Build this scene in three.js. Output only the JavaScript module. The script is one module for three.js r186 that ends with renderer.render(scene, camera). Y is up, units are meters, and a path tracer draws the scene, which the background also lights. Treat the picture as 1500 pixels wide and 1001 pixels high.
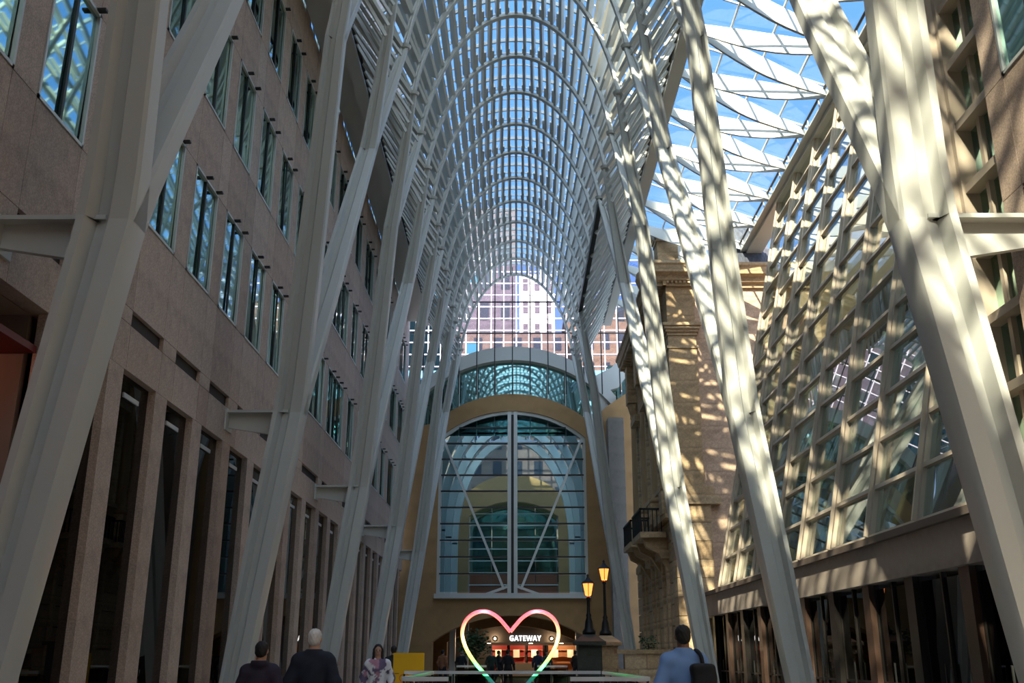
import * as THREE from 'three';
import { mergeGeometries, toCreasedNormals } from 'three/addons/utils/BufferGeometryUtils.js';
import { FontLoader } from 'three/addons/loaders/FontLoader.js';
import { TextGeometry } from 'three/addons/geometries/TextGeometry.js';
import { RectAreaLightUniformsLib } from 'three/addons/lights/RectAreaLightUniformsLib.js';
RectAreaLightUniformsLib.init();

// ---------------------------------------------------------------- camera, sky, sun, exposure
const R = Math.PI / 180;
const scene = new THREE.Scene();
const camera = new THREE.PerspectiveCamera(2 * Math.atan(500.5 / 1450) / R, 1500 / 1001, 0.1, 400);
camera.position.set(0, 1.5, 0);
camera.rotation.order = 'YXZ';
camera.rotation.set(17.6 * R, 0.264 * R, 0);
const renderer = new THREE.WebGLRenderer({ antialias: true });
renderer.toneMapping = THREE.LinearToneMapping;
renderer.toneMappingExposure = 1.66;
renderer.shadowMap.enabled = true;
renderer.shadowMap.type = THREE.PCFSoftShadowMap;

function rng(seed) { let a = seed >>> 0; return () => { a = (a + 0x6D2B79F5) | 0; let t = Math.imul(a ^ (a >>> 15), 1 | a); t = (t + Math.imul(t ^ (t >>> 7), 61 | t)) ^ t; return ((t ^ (t >>> 14)) >>> 0) / 4294967296; }; }
function hash2(i, j) { let h = Math.imul(i, 374761393) + Math.imul(j, 668265263); h = Math.imul(h ^ (h >>> 13), 1274126177); return ((h ^ (h >>> 16)) >>> 0) / 4294967296; }
function vnoise(x, y, wrap = 0) {
  let i = Math.floor(x), j = Math.floor(y); const fx = x - i, fy = y - j, sx = fx * fx * (3 - 2 * fx), sy = fy * fy * (3 - 2 * fy);
  const w = (k) => wrap ? ((k % wrap) + wrap) % wrap : k;
  const a = hash2(w(i), w(j)), b = hash2(w(i + 1), w(j)), c = hash2(w(i), w(j + 1)), d = hash2(w(i + 1), w(j + 1));
  return (a + (b - a) * sx) + ((c + (d - c) * sx) - (a + (b - a) * sx)) * sy;
}
function fbm(x, y, o = 4, wrap = 0) { let s = 0, a = 0.5, n = 0; for (let k = 0; k < o; k++) { s += a * vnoise(x, y, wrap); n += a; a *= 0.5; x *= 2; y *= 2; wrap *= 2; } return s / n; }

const SUN = new THREE.Vector3(0.27, -0.62, -0.735).normalize();
{ // clear blue autumn sky: paler towards the horizon and round the sun, thin cirrus
  const W = 1024, H = 512, d = new Float32Array(W * H * 4), S = SUN.clone().negate();
  for (let j = 0; j < H; j++) for (let i = 0; i < W; i++) {
    const el = ((j + 0.5) / H - 0.5) * Math.PI, az = ((i + 0.5) / W - 0.5) * 2 * Math.PI, y = Math.max(0, Math.sin(el)), x = Math.cos(el) * Math.cos(az), z = Math.cos(el) * Math.sin(az);
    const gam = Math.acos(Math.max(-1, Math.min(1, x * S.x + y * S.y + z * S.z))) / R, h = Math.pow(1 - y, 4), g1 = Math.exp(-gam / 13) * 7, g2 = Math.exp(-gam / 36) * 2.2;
    let r = 0.04 + (0.9 - 0.04) * h, g = 0.24 + (1.05 - 0.24) * h, b = 0.8 + (1.25 - 0.8) * h;
    if (y > 0.02) { const c = Math.min(0.7, Math.max(0, fbm(x / (y + 0.25) * 5 + 9, z / (y + 0.25) * 2.2 + 4, 5) - 0.53) * 1.7 * Math.min(1, y * 4)); r += (1.1 - r) * c; g += (1.15 - g) * c; b += (1.25 - b) * c; }
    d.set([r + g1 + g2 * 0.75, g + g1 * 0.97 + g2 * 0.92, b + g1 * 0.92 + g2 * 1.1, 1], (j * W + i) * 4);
  }
  const t = new THREE.DataTexture(d, W, H, THREE.RGBAFormat, THREE.FloatType);
  t.mapping = THREE.EquirectangularReflectionMapping; t.magFilter = THREE.LinearFilter; t.needsUpdate = true;
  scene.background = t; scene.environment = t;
}
const sun = new THREE.DirectionalLight(new THREE.Color(1, 0.85, 0.66), 12);
sun.position.set(0, 8, -30).addScaledVector(SUN, -110); sun.target.position.set(0, 8, -30);
sun.castShadow = true; sun.shadow.mapSize.set(4096, 4096);
Object.assign(sun.shadow.camera, { left: -45, right: 45, top: 45, bottom: -45, near: 1, far: 240 });
scene.add(sun, sun.target);

// ---------------------------------------------------------------- helpers
const V = (x, y, z) => new THREE.Vector3(x, y, z);
const used = new Map();
function numbered(n) { const k = used.get(n) || 0; used.set(n, k + 1); return k ? n + '_' + String(k).padStart(3, '0') : n; }
function tag(o, label, category, group, kind) { o.userData.label = label; o.userData.category = category; if (group) o.userData.group = group; if (kind) o.userData.kind = kind; return o; }
function thing(name, label, category, pos = [0, 0, 0], turn = 0, group, kind) {
  const g = new THREE.Group(); g.name = numbered(name); g.position.set(...pos); g.rotation.y = turn; scene.add(g);
  return tag(g, label, category, group, kind);
}
function mesh(name, geo, mat, parent) { const m = new THREE.Mesh(geo, mat); m.name = parent ? name : numbered(name); m.castShadow = m.receiveShadow = true; (parent || scene).add(m); return m; }
const UNIT = new THREE.BoxGeometry(1, 1, 1);
// box by its limits, cheap (shared unit geometry)
function ubox(name, [x0, x1], [y0, y1], [z0, z1], mat, parent) {
  const m = mesh(name, UNIT, mat, parent);
  m.position.set((x0 + x1) / 2, (y0 + y1) / 2, (z0 + z1) / 2); m.scale.set(Math.abs(x1 - x0), Math.abs(y1 - y0), Math.abs(z1 - z0)); return m;
}
// bar from p to q, width w across, depth h along `up`
const _m4 = new THREE.Matrix4();
function barMatrix(p, q, w, h, up) {
  const d = q.clone().sub(p), L = d.length(); d.divideScalar(L);
  const s = up.clone().cross(d).normalize(), u = d.clone().cross(s).normalize();
  const m = new THREE.Matrix4().makeBasis(s, u, d); m.scale(V(w, h, L)); m.setPosition((p.x + q.x) / 2, (p.y + q.y) / 2, (p.z + q.z) / 2); return m;
}
function bar(name, p, q, w, h, up, mat, parent) { const m = mesh(name, UNIT, mat, parent); barMatrix(p, q, w, h, up).decompose(m.position, m.quaternion, m.scale); return m; }
function barGeo(p, q, w, h, up) { return UNIT.clone().applyMatrix4(barMatrix(p, q, w, h, up)); }
function uvBox(g, s = 1) {   // uv in metres from the world position and the main axis of the normal
  const p = g.attributes.position, n = g.attributes.normal, uv = new Float32Array(p.count * 2);
  for (let i = 0; i < p.count; i++) {
    const ax = Math.abs(n.getX(i)), ay = Math.abs(n.getY(i)), az = Math.abs(n.getZ(i)); let u, v;
    if (ax >= ay && ax >= az) { u = p.getZ(i); v = p.getY(i); } else if (ay >= az) { u = p.getX(i); v = p.getZ(i); } else { u = p.getX(i); v = p.getY(i); }
    uv[2 * i] = u / s; uv[2 * i + 1] = v / s;
  }
  g.setAttribute('uv', new THREE.BufferAttribute(uv, 2)); return g;
}
function gbox([x0, x1], [y0, y1], [z0, z1], s = 1) { const g = new THREE.BoxGeometry(Math.abs(x1 - x0), Math.abs(y1 - y0), Math.abs(z1 - z0)); g.translate((x0 + x1) / 2, (y0 + y1) / 2, (z0 + z1) / 2); return uvBox(g, s); }
function tbox(name, x, y, z, mat, parent, s = 1) { return mesh(name, gbox(x, y, z, s), mat, parent); }
function extr(pts, depth, holes = [], bevel = 0) {   // shape in xy, extruded along +z
  const sh = new THREE.Shape(pts.map(([x, y]) => new THREE.Vector2(x, y)));
  for (const h of holes) sh.holes.push(new THREE.Path(h.map(([x, y]) => new THREE.Vector2(x, y))));
  return new THREE.ExtrudeGeometry(sh, { depth, bevelEnabled: bevel > 0, bevelSize: bevel, bevelThickness: bevel, bevelSegments: 1, curveSegments: 24 });
}
function loft(rings, flip) {   // rings of equal length of Vector3, capped
  const n = rings[0].length, pos = [], tri = (a, b, c) => { for (const q of (flip ? [a, c, b] : [a, b, c])) pos.push(q.x, q.y, q.z); };
  for (let k = 0; k + 1 < rings.length; k++) for (let i = 0; i < n; i++) { const j = (i + 1) % n, a = rings[k][i], b = rings[k][j], c = rings[k + 1][j], d = rings[k + 1][i]; tri(a, c, b); tri(a, d, c); }
  for (const [r, up] of [[rings[0], 0], [rings[rings.length - 1], 1]]) { const c = r.reduce((s, q) => s.add(q), V(0, 0, 0)).divideScalar(n); for (let i = 0; i < n; i++) { const j = (i + 1) % n; up ? tri(c, r[j], r[i]) : tri(c, r[i], r[j]); } }
  const g = new THREE.BufferGeometry(); g.setAttribute('position', new THREE.Float32BufferAttribute(pos, 3)); g.computeVertexNormals();
  return uvBox(toCreasedNormals(g, 0.5), 1);
}
function tube(pts, r, seg = 40, rad = 8, closed = false) { return new THREE.TubeGeometry(new THREE.CatmullRomCurve3(pts, closed), seg, r, rad, closed); }

// ---------------------------------------------------------------- textures and materials
function tex(size, f, srgb = true) {
  const d = new Uint8Array(size * size * 4);
  for (let j = 0; j < size; j++) for (let i = 0; i < size; i++) { const c = f(i / size, j / size, i, j); d.set([c[0], c[1], c[2], 255].map((v) => Math.max(0, Math.min(255, v))), (j * size + i) * 4); }
  const t = new THREE.DataTexture(d, size, size); t.wrapS = t.wrapT = THREE.RepeatWrapping; t.magFilter = THREE.LinearFilter; t.minFilter = THREE.LinearMipmapLinearFilter; t.generateMipmaps = true;
  if (srgb) t.colorSpace = THREE.SRGBColorSpace; t.needsUpdate = true; return t;
}
const graniteTex = tex(512, (u, v, i, j) => { const s = hash2(i, j), c = fbm(u * 64, v * 64, 2, 64), b = fbm(u * 4, v * 4, 4, 4); const k = 222 + (c - 0.5) * 70 + (s - 0.5) * 50 + (b - 0.5) * 40; return [k, k * 0.985, k * 0.97]; });
const stoneTex = tex(512, (u, v, i, j) => { const c = fbm(u * 24, v * 24, 3, 24), b = fbm(u * 3, v * 5, 5, 4), s = hash2(i, j); const k = 218 + (c - 0.5) * 50 + (b - 0.5) * 70 + (s - 0.5) * 14; return [k, k * 0.98, k * 0.95]; });
const plasterTex = tex(256, (u, v, i, j) => { const b = fbm(u * 4, v * 4, 5, 4), s = hash2(i, j); const k = 228 + (b - 0.5) * 36 + (s - 0.5) * 8; return [k, k, k]; });
const slateTex = tex(256, (u, v, i, j) => { const k = 190 + (fbm(u * 16, v * 4, 3, 16) - 0.5) * 120; return [k, k, k]; });
const M = {};
const std = (name, color, roughness = 0.6, extra = {}) => (M[name] = Object.assign(new THREE.MeshStandardMaterial({ color, roughness, ...extra }), { name }));
const steel = std('white_painted_steel', '#bfc0b9', 0.42);
const darkMetal = std('dark_bronze_metal', '#2b2c2b', 0.45, { metalness: 0.3 });
const granite = ['#cdb7a5', '#c6af9d', '#d3beac'].map((c, i) => std('pink_granite_' + i, c, 0.62, { map: graniteTex }));
const graniteBack = std('granite_backing', '#b8a593', 0.9);
const roomWall = std('brown_interior_wall', '#7d6e62', 0.8), bayGlass = new THREE.MeshPhysicalMaterial({ name: 'dark_tinted_bay_glass', color: '#39403e', roughness: 0, transmission: 1, thickness: 0, ior: 1.3 });
const ventDark = std('vent_grille', '#2e2521', 0.7);
const alu = std('aluminium_frame', '#c9ccc6', 0.35, { metalness: 0.2 });
const teal = ['#9cc2b8', '#90b8b4', '#a8ccbf'].map((c, i) => std('teal_coated_glass_' + i, c, 0.03, { metalness: 1 }));
const gridGlass = ['#c4d0c9', '#b6c4be', '#ced8d0'].map((c, i) => new THREE.MeshPhysicalMaterial({ name: 'clear_court_glass_' + i, color: c, roughness: 0, transmission: 1, thickness: 0, ior: 1.75 }));
const roofGlass = M.roofGlass = new THREE.MeshPhysicalMaterial({ name: 'clear_roof_glass', color: '#e9f3f2', roughness: 0.0, transmission: 1, thickness: 0, ior: 1.45 });
const bronzeFrame = std('pale_bronze_mullion', '#b3a592', 0.4, { metalness: 0.1 });
const beamPaint = std('mushroom_painted_fascia', '#a99c90', 0.6, { map: plasterTex });
const tan = std('tan_plaster', '#b08a5a', 0.8, { map: plasterTex });
const tanGrey = std('grey_plaster', '#8b867d', 0.8, { map: plasterTex });
const sand = ['#cdb48f', '#c4a983', '#d6bf9c'].map((c, i) => std('sandstone_' + i, c, 0.8, { map: stoneTex, bumpMap: stoneTex, bumpScale: 0.004 }));
const sideStone = std('pale_pink_stone_render', '#d8bfa8', 0.85, { map: stoneTex });
const slate = std('blue_grey_slate', '#5a6170', 0.7, { map: slateTex });
const floorMat = std('grey_terrazzo', '#cfc8be', 0.35, { map: graniteTex });
const grim = std('dark_window', '#2a3038', 0.2);
const iron = std('black_iron', '#16181a', 0.5, { metalness: 0.4 });

// ---------------------------------------------------------------- structure: floor and left granite building
tag(tbox('floor', [-13, 14], [-0.3, 0], [25, -95], floorMat), 'grey polished terrazzo floor of the galleria', 'floor', null, 'structure');
const WL = -6.74, DEND = 59.5;
const wins = [[7.8, 9.3], [10.0, 11.5], [12.2, 13.7], [14.3, 15.8], [16.4, 18.0], [18.75, 20.3], [21.0, 22.5], [23.25, 24.75], [25.5, 27.0], [27.75, 29.25], [30.8, 33.4], [34.1, 37.4], [38.3, 39.9], [41.0, 43.6], [44.4, 47.6], [48.4, 50.0], [51.2, 53.8], [54.6, 57.6]];
const SILL = [9.0, 13.05, 17.1, 21.15], WH = 2.4, TOP = 24.6;
const wallLeft = thing('wall_left', 'pink granite office facade with rows of teal windows over deep dark bays', 'wall', [0, 0, 0], 0, null, 'structure');
tbox('backing', [WL - 0.6, WL - 0.3], [6.2, TOP], [24, -DEND], graniteBack, wallLeft);
tbox('room_wall', [WL - 6, WL - 5.5], [0, 6.4], [24, -DEND], roomWall, wallLeft); tbox('room_ceiling', [WL - 5.5, WL - 1.6], [6.2, 6.4], [24, -DEND], roomWall, wallLeft);
tbox('room_end', [WL - 5.5, WL - 0.3], [0, 6.2], [-13.5, -13.62], roomWall, wallLeft); tbox('room_end', [WL - 5.5, WL - 0.3], [0, 6.2], [-DEND + 0.3, -DEND], roomWall, wallLeft);
tbox('soffit', [WL - 1.6, WL - 0.3], [6.2, 6.4], [24, -DEND], graniteBack, wallLeft);
tbox('added_storeys', [WL - 4, WL - 0.15], [TOP, 33.6], [24, -DEND], granite[1], wallLeft);  // unseen storeys added so their shadow falls low on the right side
const rg = rng(7);
const gap = 0.006;
function panel(name, y0, y1, d0, d1, parent = wallLeft, xf = WL, thick = 0.3, sgn = -1) {
  if (d1 - d0 < 0.05) return;
  return tbox(name, [xf, xf + sgn * thick], [y0 + gap, y1 - gap], [-d0 - gap, -d1 + gap], granite[Math.floor(rg() * 3)], parent);
}
{
  const cuts = [-24]; for (const [a, b] of wins) cuts.push(a, b); cuts.push(DEND);
  const fill = [-24, -20, -16, -12, -8, -5.6, -3.3, -1, 1.2, 3.4, 5.6];
  const edges = [...fill, ...cuts.slice(1)];
  for (let k = 0; k + 1 < edges.length; k++) {
    const a = edges[k], b = edges[k + 1], isWin = wins.some((w) => w[0] === a);
    panel('base_panel', 6.2, 7.0, a, b);
    if (isWin) ubox('vent_slot', [WL - 0.08, WL - 0.3], [7.0, 7.28], [-a, -b], ventDark, wallLeft); else panel('vent_course_panel', 7.0, 7.28, a, b);
    panel('sill_panel', 7.28, 9.0, a, b);
    for (let r = 0; r < 4; r++) {
      if (!isWin) panel('pier_panel', SILL[r], SILL[r] + WH, a, b);
      panel('spandrel_panel', SILL[r] + WH, r < 3 ? SILL[r + 1] : TOP, a, b);
    }
  }
  // stone piers between the deep bays at street level
  const piers = []; for (let d = 13.5; d < 28; d += 2.2) piers.push(d);
  for (let d = 28.9; d < DEND - 0.5; d += 2.2) piers.push(d);
  piers.unshift(-2.2, 0.2, 2.6, 5.0, 7.4);
  for (const d of piers) tbox('pier', [WL, WL - 0.17], [0, 6.2], [-d, -d - 0.62], granite[Math.floor(rg() * 3)], wallLeft);
  piers.forEach((d, k) => { const e = piers[k + 1] ?? DEND; if (d !== 7.4) ubox('bay_glass', [WL - 0.14, WL - 0.16], [0, 6.2], [-d - 0.6, -e], bayGlass, wallLeft); });
  for (const d of piers) if (d > 13) ubox('bay_light_track', [WL - 0.13, WL - 0.1], [5.8, 5.88], [-d - 1.0, -d - 1.7], steel, wallLeft);
}
// red-lit entrance recess beside the first column
{
  const e = thing('entrance_recess', 'dark entrance recess with red ceiling and small downlights in the granite wall', 'entrance', [0, 0, 0], 0, null, 'structure');
  const red = std('deep_red_ceiling', '#6a1510', 0.5);
  ubox('ceiling_panel', [WL - 3.5, WL - 0.1], [5.6, 5.7], [-8.05, -13.45], red, e);
  const glow = std('downlight_glow', '#fff4e0', 0.5, { emissive: '#ffe9c8', emissiveIntensity: 3 });
  for (const d of [9.6, 11.1, 12.6]) { const m = mesh('downlight', new THREE.CylinderGeometry(0.09, 0.09, 0.04, 16), glow, e); m.position.set(WL - 1.2, 5.58, -d); const l = new THREE.PointLight('#ff8a60', 0.3); l.position.set(WL - 1.2, 5.45, -d); l.castShadow = true; e.add(l); }
}
// windows of the left facade
let winNo = 0;
function windowUnit(xf, sgn, y0, y1, d0, d1, label, group) {
  const g = thing('window_' + (++winNo), label, 'window', [0, 0, 0], 0, group, 'structure');
  const xi = xf + sgn * 0.035, xo = xf - sgn * 0.02, t = 0.05;
  const fr = mergeGeometries([gbox([xo, xi], [y0, y0 + t], [-d0, -d1]), gbox([xo, xi], [y1 - t, y1], [-d0, -d1]), gbox([xo, xi], [y0, y1], [-d0, -d0 - t]), gbox([xo, xi], [y0, y1], [-d1 + t, -d1])]);
  mesh('frame', fr, alu, g);
  const n = Math.max(2, Math.round((d1 - d0) / 0.78));
  for (let k = 0; k < n; k++) {
    const a = d0 + t + (d1 - d0 - 2 * t) * k / n, b = d0 + t + (d1 - d0 - 2 * t) * (k + 1) / n;
    const p = ubox('pane', [xi - 0.01, xi + sgn * 0.02], [y0 + t, y1 - t], [-a, -b], teal[Math.floor(rg() * 3)], g);
    p.rotation.set((rg() - 0.5) * 0.012, (rg() - 0.5) * 0.02, (rg() - 0.5) * 0.02);
    if (k) ubox('mullion', [xf, xi], [y0 + t, y1 - t], [-a + 0.035, -a - 0.035], darkMetal, g);
    if (sgn < 0) { const c = (b + a) / 2 + 0.25; ubox('clip', [xf + 0.16, xf - 0.05], [y1 - 0.02, y1 + 0.02], [-c + 0.05, -c - 0.05], darkMetal, g); }
  }
  return g;
}
for (let r = 0; r < 4; r++) wins.forEach(([a, b]) => windowUnit(WL, -1, SILL[r], SILL[r] + WH, a, b, ['teal office window with silver frame in lowest window row of granite facade', 'teal office window with silver frame in second window row of granite facade', 'teal office window with silver frame in third window row of granite facade', 'teal office window with silver frame in top window row under the vault gutter'][r], ['lowest row of left windows', 'second row of left windows', 'third row of left windows', 'top row of left windows'][r]));

// ---------------------------------------------------------------- right granite corner
const WR = 6.7;
const wallRight = thing('wall_right', 'sunlit pink granite corner with one green window and fine joints', 'wall', [0, 0, 0], 0, null, 'structure');
tbox('backing', [WR + 0.3, WR + 3], [0, TOP + 1], [24, -12.3], graniteBack, wallRight);
{
  const ed = [-24, -18, -12, -8, -5, -2, 1, 3.4, 5.8, 8.1, 10.3, 11.9, 12.45];
  for (let k = 0; k + 1 < ed.length; k++) {
    const a = ed[k], b = ed[k + 1];
    const ys = [0, 1.6, 3.2, 4.8, 6.85, 7.45, 9.1]; for (let q = 0; q + 1 < ys.length; q++) panel('granite_panel', ys[q], ys[q + 1], a, b, wallRight, WR, 0.3, 1);
    for (let r = 0; r < 4; r++) {
      const s = 9.1 + r * 4.05;
      if (a !== 10.3) panel('granite_panel', s, s + WH, a, b, wallRight, WR, 0.3, 1);
      panel('granite_panel', s + WH, r < 3 ? s + 4.05 : TOP + 1, a, b, wallRight, WR, 0.3, 1);
    }
  }
  for (let r = 0; r < 4; r++) windowUnit(WR, 1, 9.1 + r * 4.05, 9.1 + r * 4.05 + WH, 10.3, 11.9, 'green glazed window in the sunlit right granite corner', 'right granite corner windows');
  for (let k = 0; k < 8; k++) ubox('vent_louver', [WR - 0.02, WR + 0.05], [7.02 + k * 0.055, 7.05 + k * 0.055], [-11.25, -11.85], ventDark, wallRight);
}
tag(tbox('wall_front', [-9, 10], [0, TOP], [24.5, 24], granite[0]), 'added granite wall closing the open galleria behind the viewer against stray light', 'wall', null, 'structure');  // wall added across the open galleria to stop light leaking in

// unseen tower added behind the viewer so its shadow keeps the heritage front and the far end of the vault out of the sun
{
  const g = thing('added_tower', 'tall unseen granite tower added behind the viewer to shade the far end', 'building', [0, 0, 0], 0, null, 'structure');
  tbox('wall', [-46, -18.1], [0, 100], [26, 20.5], granite[1], g, 2);
  for (let j = 0; j < 18; j++) ubox('window_band', [-45, -19], [26 + j * 4.05, 28.4 + j * 4.05], [20.6, 20.45], teal[1], g);
}
// ---------------------------------------------------------------- vault
const ZA = (k) => -(58.4 - 2.66 * k), NA = 32;       // inner arches, k = 0 the far end
const EA = 3.55, EB = 6.95, EC = 17.5, THC = Math.acos(2 / EB);
const GX = 5.5, GY = 21.4;
function inner(t, z) { const th = t * THC; return V(EA * Math.sin(th), EC + EB * Math.cos(th), z); }
function outer(t, z) {
  const s = Math.sign(t), a = Math.abs(t);
  if (a <= 1) { const x = 4.45 * a + 1.05 * a * a * a; return V(s * x, 24.95 - (24.95 - GY) * Math.pow(x / GX, 2), z); }
  return V(s * GX, GY - (a - 1) * 2.2, z);
}
const vault = thing('roof_vault', 'white steel barrel vault of pointed arches, close-set slats and curved glass', 'roof', [0, 0, 0], 0, null, 'structure');
for (let k = 0; k < NA; k++) {       // arch ribs
  const z = ZA(k), N = 48, rings = [];
  for (let i = 0; i <= N; i++) {
    const t = -1 + 2 * i / N, p = inner(t, z), th = t * THC, n = V(Math.sin(th) / EA, Math.cos(th) / EB, 0).normalize();
    const a = (off, dz) => V(p.x + n.x * off, p.y + n.y * off, z + dz);
    rings.push([a(-0.03, -0.10), a(0.03, -0.10), a(0.06, -0.05), a(0.12, -0.05), a(0.12, 0.05), a(0.06, 0.05), a(0.03, 0.10), a(-0.03, 0.10)]);
  }
  mesh('arch_rib', loft(rings), steel, vault);
}
{
  const NT = 14, slatStuff = [];
  for (let k = 0; k + 1 < NA; k++) {
    const zf = ZA(k), zn = ZA(k + 1);
    for (let i = -NT - 4; i <= NT + 4; i++) {
      const t = i / NT, f = inner(t, zf), n = outer(t, zn), th = t * THC, nr = V(Math.sin(th) / EA, Math.cos(th) / EB, 0).normalize();
      f.addScaledVector(nr, 0.2);
      const no = V(i ? Math.sign(i) * 0.45 * Math.min(1, Math.abs(t)) : 0, 1, 0).normalize(), up = nr.clone().add(no).normalize();
      if (Math.abs(i) > NT) { const s = Math.sign(i), m = Math.abs(i) - NT; n.set(s * (GX - 0.1), GY - 0.2, zn + (zf - zn) * m * 0.2); f.copy(inner(s, zf)).y -= 0.1 + 0.34 * m; f.x += s * 0.06 * m;
        if (k >= 3 && k < 11) bar('wing_rod', f, n, 0.07, 0.1, V(0, 1, 0), steel, vault); else slatStuff.push(barGeo(f, n, 0.07, 0.1, V(0, 1, 0))); continue; }
      if (k >= 3 && k < 11 && Math.abs(i) <= NT + 4) bar('slat', f, n, 0.11, 0.3, up, steel, vault);
      else slatStuff.push(barGeo(f, n, 0.11, 0.3, up));
    }
  }
  const st = mesh('more_slats', mergeGeometries(slatStuff), steel, vault); st.userData.kind = 'stuff';
  // outer bows, glazing bars and glass
  for (let k = 0; k + 1 < NA; k++) for (let q = 0; q < 3; q++) {
    const z = ZA(k) + 2.66 * q / 3, gl = [], N = 22, bows = [];
    for (let i = 0; i < N; i++) { const t0 = -1 + 2 * i / N, t1 = -1 + 2 * (i + 1) / N, a = outer(t0, z).setY(outer(t0, z).y + 0.28), b = outer(t1, z).setY(outer(t1, z).y + 0.28); bows.push(barGeo(a, b, q ? 0.05 : 0.09, q ? 0.06 : 0.14, V(0, 1, 0))); }
    mesh(q ? 'glazing_bar' : 'outer_bow', mergeGeometries(bows), q ? steel : steel, vault);
    const g = new THREE.BufferGeometry(), pos = [], idx = [];
    for (let i = 0; i <= N; i++) { const p = outer(-1 + 2 * i / N, z); pos.push(p.x, p.y + 0.33, z, p.x, p.y + 0.33, z + 2.66 / 3); if (i < N) idx.push(2 * i, 2 * i + 1, 2 * i + 2, 2 * i + 1, 2 * i + 3, 2 * i + 2); }
    g.setAttribute('position', new THREE.Float32BufferAttribute(pos, 3)); g.setIndex(idx); g.computeVertexNormals();
    mesh('glass_strip', g, roofGlass, vault);
  }
  for (const s of [-1, 1]) {
    ubox('gutter_beam', [s * (GX - 0.08), s * (GX + 0.38)], [GY - 0.35, GY + 0.35], [24, -58.4], steel, vault);
    mesh('gutter_rail', new THREE.CylinderGeometry(0.06, 0.06, 82, 8).rotateX(Math.PI / 2).translate(s * (GX - 0.16), GY - 0.3, -17.4), darkMetal, vault);
  }
  ubox('eaves_strip', [-GX - 0.38, WL + 0.02], [GY - 0.05, GY + 0.1], [24, -58.4], steel, vault);
  // edge beam that carries the arches where no column stands on the heritage side
  bar('edge_beam', V(3.46, 19.35, -37.1), V(3.46, 19.35, -50.5), 0.2, 0.34, V(0, 1, 0), darkMetal, vault);
}

// ---------------------------------------------------------------- forked tree columns
const SEC = [[-0.5, -0.5], [-0.34, -0.5], [-0.24, -0.2], [0.0, -0.24], [0.06, -0.36], [0.44, -0.36], [0.5, -0.26], [0.5, 0.26], [0.44, 0.36], [0.06, 0.36], [0.0, 0.24], [-0.24, 0.2], [-0.34, 0.5], [-0.5, 0.5]];
function member(side, pts) {   // pts: [x, y, z, wa, wb] ; x is the distance from the axis
  return loft(pts.map(([x, y, z, wa, wb]) => SEC.map(([a, b]) => V(side * (x - a * wa), y, z + b * wb))), side > 0);
}
function tree(side, D, label, bracketTo = 6.74) {
  const g = thing('tree_column', label, 'column', [0, 0, -D], 0);
  mesh('trunk', member(side, [[6.2, 0, 0, 0.5, 0.62], [5.75, 3.4, 0, 0.6, 0.74], [5.27, 6.85, 0, 0.66, 0.8]]), steel, g);
  for (const s of [-1, 1]) {
    mesh('branch', member(side, [[5.27, 6.85, 0, 0.66, 0.8], [5.19, 7.5, s * 0.18, 0.65, 0.66], [4.75, 10.8, s * 1.26, 0.56, 0.5], [4.2, 15.2, s * 2.66, 0.44, 0.42]]), steel, g);
    for (const q of [-1, 1]) {
      mesh('upper_branch', member(side, [[4.2, 15.2, s * 2.66, 0.44, 0.42], [4.13, 15.6, s * 2.66 + q * 0.11, 0.42, 0.34], [3.82, 17.3, s * 2.66 + q * 0.66, 0.34, 0.28], [3.45, 19.5, s * 2.66 + q * 1.33, 0.22, 0.2]]), steel, g);
      const c = mesh('collar', new THREE.CylinderGeometry(0.2, 0.16, 0.1, 16), steel, g); c.position.set(side * 3.45, 19.5, s * 2.66 + q * 1.33);
    }
  }
  if (!bracketTo) return g;
  const b = new THREE.Group(); b.name = 'bracket'; g.add(b);
  const fl = mesh('flange', UNIT, steel, b); fl.position.set(side * (5.3 + bracketTo) / 2, 6.9, 0); fl.scale.set(bracketTo - 5.3, 0.06, 0.46);
  const web = extr([[5.3, 6.87], [bracketTo, 6.87], [bracketTo, 6.55], [5.3, 6.32]].map(([x, y]) => [side * x, y]), 0.1).translate(0, 0, -0.05); mesh('web', uvBox(web), steel, b);
  const pl = mesh('wall_plate', UNIT, steel, b); pl.position.set(side * (bracketTo - 0.02), 6.72, 0); pl.scale.set(0.04, 0.5, 0.5);
  return g;
}
tree(-1, 11.9, 'white steel forked column bracketed to granite beside red-lit entrance recess');
tree(-1, 22.55, 'white steel forked column on granite side beside person in plum hooded jacket');
tree(-1, 33.2, 'white steel forked column on granite side beyond white-haired person');
tree(-1, 43.85, 'white steel forked column on granite side behind person in patterned blouse');
tree(-1, 54.5, 'white steel forked column on granite side next to tan end wall');
tree(1, 11.9, 'sunlit white forked column bracketed to right granite corner');
tree(1, 22.55, 'sunlit white forked column before the sloped glass grid and dark shopfront', 0);
tree(1, 33.2, 'sunlit white forked column beside person in blue shirt', 0);
tree(1, 54.5, 'shaded white forked column beside street lamps and tan end wall', 0);

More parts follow.
